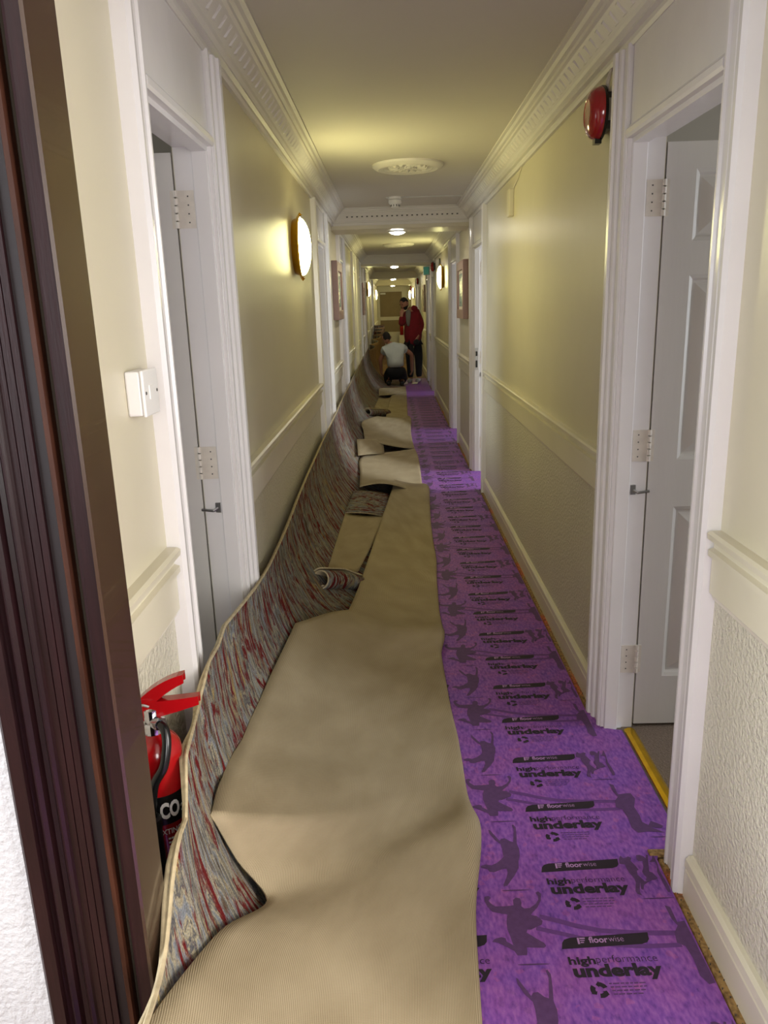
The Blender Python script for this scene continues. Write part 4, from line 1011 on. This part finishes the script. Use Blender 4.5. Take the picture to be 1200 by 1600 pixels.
def head(name, centre, fwd, up, mt='skin', beard=False, parent=None):
    """head with brow, nose, mouth, ears; returns mesh pieces as children of parent"""
    f = Vector(fwd).normalized(); u = Vector(up); u = (u - f * u.dot(f)).normalized(); r = f.cross(u); c = Vector(centre)
    W = lambda a, b, d: c + r * a + f * b + u * d
    bm = bmesh.new(); bmesh.ops.create_uvsphere(bm, u_segments=24, v_segments=18, radius=1)
    for v in bm.verts:
        x, y, z = v.co
        sx, sy, sz = .076, .096, .120
        if z < 0: sx *= 1 - .22 * (-z); sy *= 1 - .10 * (-z)
        px, py, pz = x * sx, y * sy, z * sz
        if y > .3 and z < .1: py -= .008 * (y - .3)
        if y > .8 and abs(x) < .25 and -.35 < z < .12: py += .020 * (1 - abs(x) / .25)      # nose
        if y > .6 and .1 < z < .25 and .15 < abs(x) < .6: py -= .008                           # eye sockets
        v.co = W(px, py, pz)
    me = bpy.data.meshes.new(name); bm.to_mesh(me); bm.free(); me.materials.append(M[mt])
    for p in me.polygons: p.use_smooth = True
    return me, W
def cap_mesh(name, W, mt, test, grow=1.04):
    bm = bmesh.new(); bmesh.ops.create_uvsphere(bm, u_segments=28, v_segments=20, radius=1)
    kill = [v for v in bm.verts if not test(*v.co)]
    bmesh.ops.delete(bm, geom=kill, context='VERTS')
    for v in bm.verts:
        x, y, z = v.co; sx, sy, sz = .076 * grow, .096 * grow, .120 * grow
        if z < 0: sx *= 1 - .22 * (-z); sy *= 1 - .10 * (-z)
        v.co = W(x * sx, y * sy, z * sz)
    me = bpy.data.meshes.new(name); bm.to_mesh(me); bm.free(); me.materials.append(M[mt])
    for p in me.polygons: p.use_smooth = True
    return me
def add_head(body_obj, centre, fwd, up, beard):
    me, W = head('head', centre, fwd, up)
    h = obj('head', me, body_obj)
    hr = obj('hair', cap_mesh('hair', W, 'hair', lambda x, y, z: (z > .45 and y < .75) or (y < .1 and z > -.6 and not (y > -.2 and z < .0)), 1.05), h)
    hr.modifiers.new('t', 'SOLIDIFY').thickness = .008
    if beard:
        b = obj('beard', cap_mesh('beard', W, 'hair', lambda x, y, z: z < -.18 and y > -.1 and not (z > -.32 and abs(x) < .3), 1.07), h); b.modifiers.new('t', 'SOLIDIFY').thickness = .010
    m = MB()
    for s in (-1, 1): m.tube([W(s * .074, -.012, -.02), W(s * .084, -.016, .0), W(s * .085, -.018, .022), W(s * .076, -.006, .03)], [.010, .012, .012, .008], 8)
    m.build('ears', 'skin', h, smooth=True)
    m = MB()
    for s in (-1, 1): m.tube([W(s * .030 - .010, .089, .018), W(s * .030, .092, .022), W(s * .030 + .010, .088, .018)], .006, 6)
    m.build('eyes', 'hair', h, smooth=True)
    m = MB(); m.tube([W(-.022, .083, -.058), W(0, .092, -.056), W(.022, .083, -.058)], .005, 6); m.build('mouth', 'hoodie', h, smooth=True)
    return h
# standing man: head bowed, one hand at his chin
d = [[('pel', (.42, 15.62, .90), .15), ('spine', (.42, 15.63, 1.08), .15), ('chest', (.41, 15.62, 1.28), .155), ('nb', (.375, 15.60, 1.41), .07), ('neck', (.33, 15.57, 1.455), .055)],
     [('chest', 0, 0), ('shR', (.525, 15.64, 1.355), .07), ('elR', (.59, 15.62, 1.10), .047), ('Rw', (.515, 15.50, .915), .032)],
     [('chest', 0, 0), ('shL', (.29, 15.57, 1.345), .07), ('elL', (.185, 15.45, 1.13), .047), ('Lw', (.20, 15.41, 1.315), .032)],
     [('pel', 0, 0), ('hipL', (.345, 15.60, .84), .10), ('knL', (.35, 15.58, .48), .068), ('anL', (.355, 15.62, .085), .045), ('toeL', (.325, 15.46, .045), .036)],
     [('pel', 0, 0), ('hipR', (.50, 15.64, .84), .10), ('knR', (.525, 15.62, .48), .068), ('anR', (.525, 15.66, .085), .045), ('toeR', (.485, 15.50, .045), .036)]]
hand(d, 'R', (.515, 15.50, .915), (-.35, -.3, -.8), (.8, -.4, 0)); hand(d, 'L', (.20, 15.41, 1.315), (.15, .1, 1), (-.5, -.8, 0), .8)
def slim(d):
    return [[(k, p, r * (.80 if k in ('pel', 'spine', 'chest', 'nb', 'shL', 'shR', 'hipL', 'hipR') else 1)) for k, p, r in ch] for ch in d]
def sanitize(d):
    pos = {}
    for ch in d:
        for c in ch:
            if c[1] != 0 and c[0] not in pos: pos[c[0]] = c
    return [[pos[c[0]] for c in ch] for ch in d]
d = sanitize(d)
body = obj('person', skin_me('person', *chain(slim(d)), 'skin'))
tag(body, 'bearded man in a dark red hoodie standing with a hand at his chin', 'person')
add_head(body, (.258, 15.50, 1.535), (-.62, -.70, -.42), (-.25, -.3, .92), True)
gd = lambda keys, grow: [[(k, p, (r + grow(k)) if not isinstance(r, tuple) else r) for (k, p, r) in ch] for ch in keys]
top = [[('hem', (.42, 15.62, .70), .145)] + [c for c in ch if c[0] in ('pel', 'spine', 'chest', 'nb')] for ch in d[:1]] + [ch[:4] for ch in d[1:3]]
obj('hoodie', skin_me('hoodie', *chain(gd(top, lambda k: {'pel': .045, 'spine': .045, 'chest': .028, 'nb': .02}.get(k, .022 if k[0] in 'se' else .012))), 'hoodie'), body)
tr = [[('seat', (.42, 15.62, .80), .11)] + list(ch[1:4]) for ch in d[3:5]]
obj('trousers', skin_me('trousers', *chain(gd(tr, lambda k: .018 if k != 'pel' else .005)), 'trousers'), body)
V, E_, R_ = chain([[('a', (.385, 15.60, 1.45), .062), ('b', (.45, 15.60, 1.435), .072), ('c', (.52, 15.61, 1.40), .065)]]); obj('hood', skin_me('hood', V, E_, R_, 'hoodie'), body)
V, E_, R_ = chain([[('a', (.335, 15.50, 1.42), .055), ('b', (.33, 15.475, 1.30), .058), ('b2', (.325, 15.465, 1.2), .045), ('c', (.33, 15.46, 1.10), .02)]]); obj('tee_front', skin_me('tee_front', V, E_, R_, 'greytee'), body)
V, E_, R_ = chain([[('a', (.46, 15.44, .86), .07), ('b', (.50, 15.44, .74), .075)]]); obj('tool_pouch', skin_me('tool_pouch', V, E_, R_, 'trousers'), body)
for nm, a, t in (('trainer', (.355, 15.65, .055), (.318, 15.42, .045)), ('trainer', (.525, 15.69, .055), (.478, 15.46, .045))):
    mid_ = tuple((p + q) / 2 for p, q in zip(a, t)); V, E_, R_ = chain([[('a', a, .050), ('m', mid_, .052), ('t', t, .042)]]); obj(nm, skin_me(nm, V, E_, R_, 'trainer'), body)
# kneeling man: back to the camera, leaning over the carpet
d = [[('pel', (.06, 14.95, .26), .135), ('spine', (.055, 15.0, .45), .135), ('chest', (.03, 15.08, .655), .15), ('nb', (-.03, 15.13, .785), .07), ('neck', (-.065, 15.16, .83), .052)],
     [('chest', 0, 0), ('shL', (-.15, 15.09, .685), .068), ('elL', (-.235, 15.12, .49), .044), ('Lw', (-.225, 15.18, .30), .031)],
     [('chest', 0, 0), ('shR', (.215, 15.09, .705), .068), ('elR', (.375, 15.12, .585), .044), ('Rw', (.375, 15.24, .31), .031)],
     [('pel', 0, 0), ('hipL', (-.06, 14.97, .24), .10), ('knL', (-.10, 15.36, .115), .075), ('anL', (-.09, 15.0, .085), .045), ('toeL', (-.085, 14.86, .05), .035)],
     [('pel', 0, 0), ('hipR', (.17, 14.97, .24), .10), ('knR', (.20, 15.36, .115), .075), ('anR', (.18, 15.0, .085), .045), ('toeR', (.17, 14.86, .05), .035)]]
hand(d, 'L', (-.225, 15.18, .30), (.1, .35, -.9), (-.8, 0, 0)); hand(d, 'R', (.375, 15.24, .31), (-.05, .35, -.9), (.8, 0, 0))
d = sanitize(d)
body = obj('person', skin_me('person', *chain(slim(d)), 'skin'))
tag(body, 'man in a pale T-shirt kneeling with his back to the camera', 'person')
add_head(body, (-.105, 15.20, .905), (-.25, .80, -.55), (-.1, .5, .8), False)
top = [[c for c in ch if c[0] in ('pel', 'spine', 'chest', 'nb')] for ch in d[:1]]
sl = []
for ch in d[1:3]:
    s0, s1 = Vector(ch[1][1]), Vector(ch[2][1]); sl.append([ch[0], ch[1], (ch[1][0] + 'e', tuple(s0.lerp(s1, .5)), .058)])
top[0] = [(k, (p if k != 'pel' else (p[0], p[1] + .012, .32)), r + (.034 if k == 'pel' else .010 if k == 'spine' else 0)) for k, p, r in top[0]]
obj('t_shirt', skin_me('t_shirt', *chain(gd(top + sl, lambda k: .022 if k not in ('nb',) else .012)), 'whitetee'), body)
obj('trousers', skin_me('trousers', *chain(gd([[('waist', (.06, 14.985, .37), .12)] + list(d[3][:1])] + [ch[:4] for ch in d[3:5]], lambda k: .020 if k not in ('pel', 'waist') else .030)), 'trousers'), body)
for x in (-.085, .172):
    V, E_, R_ = chain([[('a', (x, 14.98, .075), .046), ('m', (x, 14.88, .060), .048), ('t', (x, 14.80, .055), .036)]]); obj('shoe', skin_me('shoe', V, E_, R_, 'black'), body)
# white scrap by their feet
m = MB(); P4 = [(.36, 15.15, .012), (.47, 15.10, .016), (.50, 15.32, .03), (.40, 15.36, .014)]
m.poly(P4); m.poly([(x, y, z + .012) for x, y, z in P4])
for k in range(4): a, b = P4[k], P4[(k + 1) % 4]; m.poly([a, b, (b[0], b[1], b[2] + .012), (a[0], a[1], a[2] + .012)])
tag(m.build('carpet_scrap', 'picmount'), 'pale scrap on the underlay by the standing man’s shoes', 'scrap')
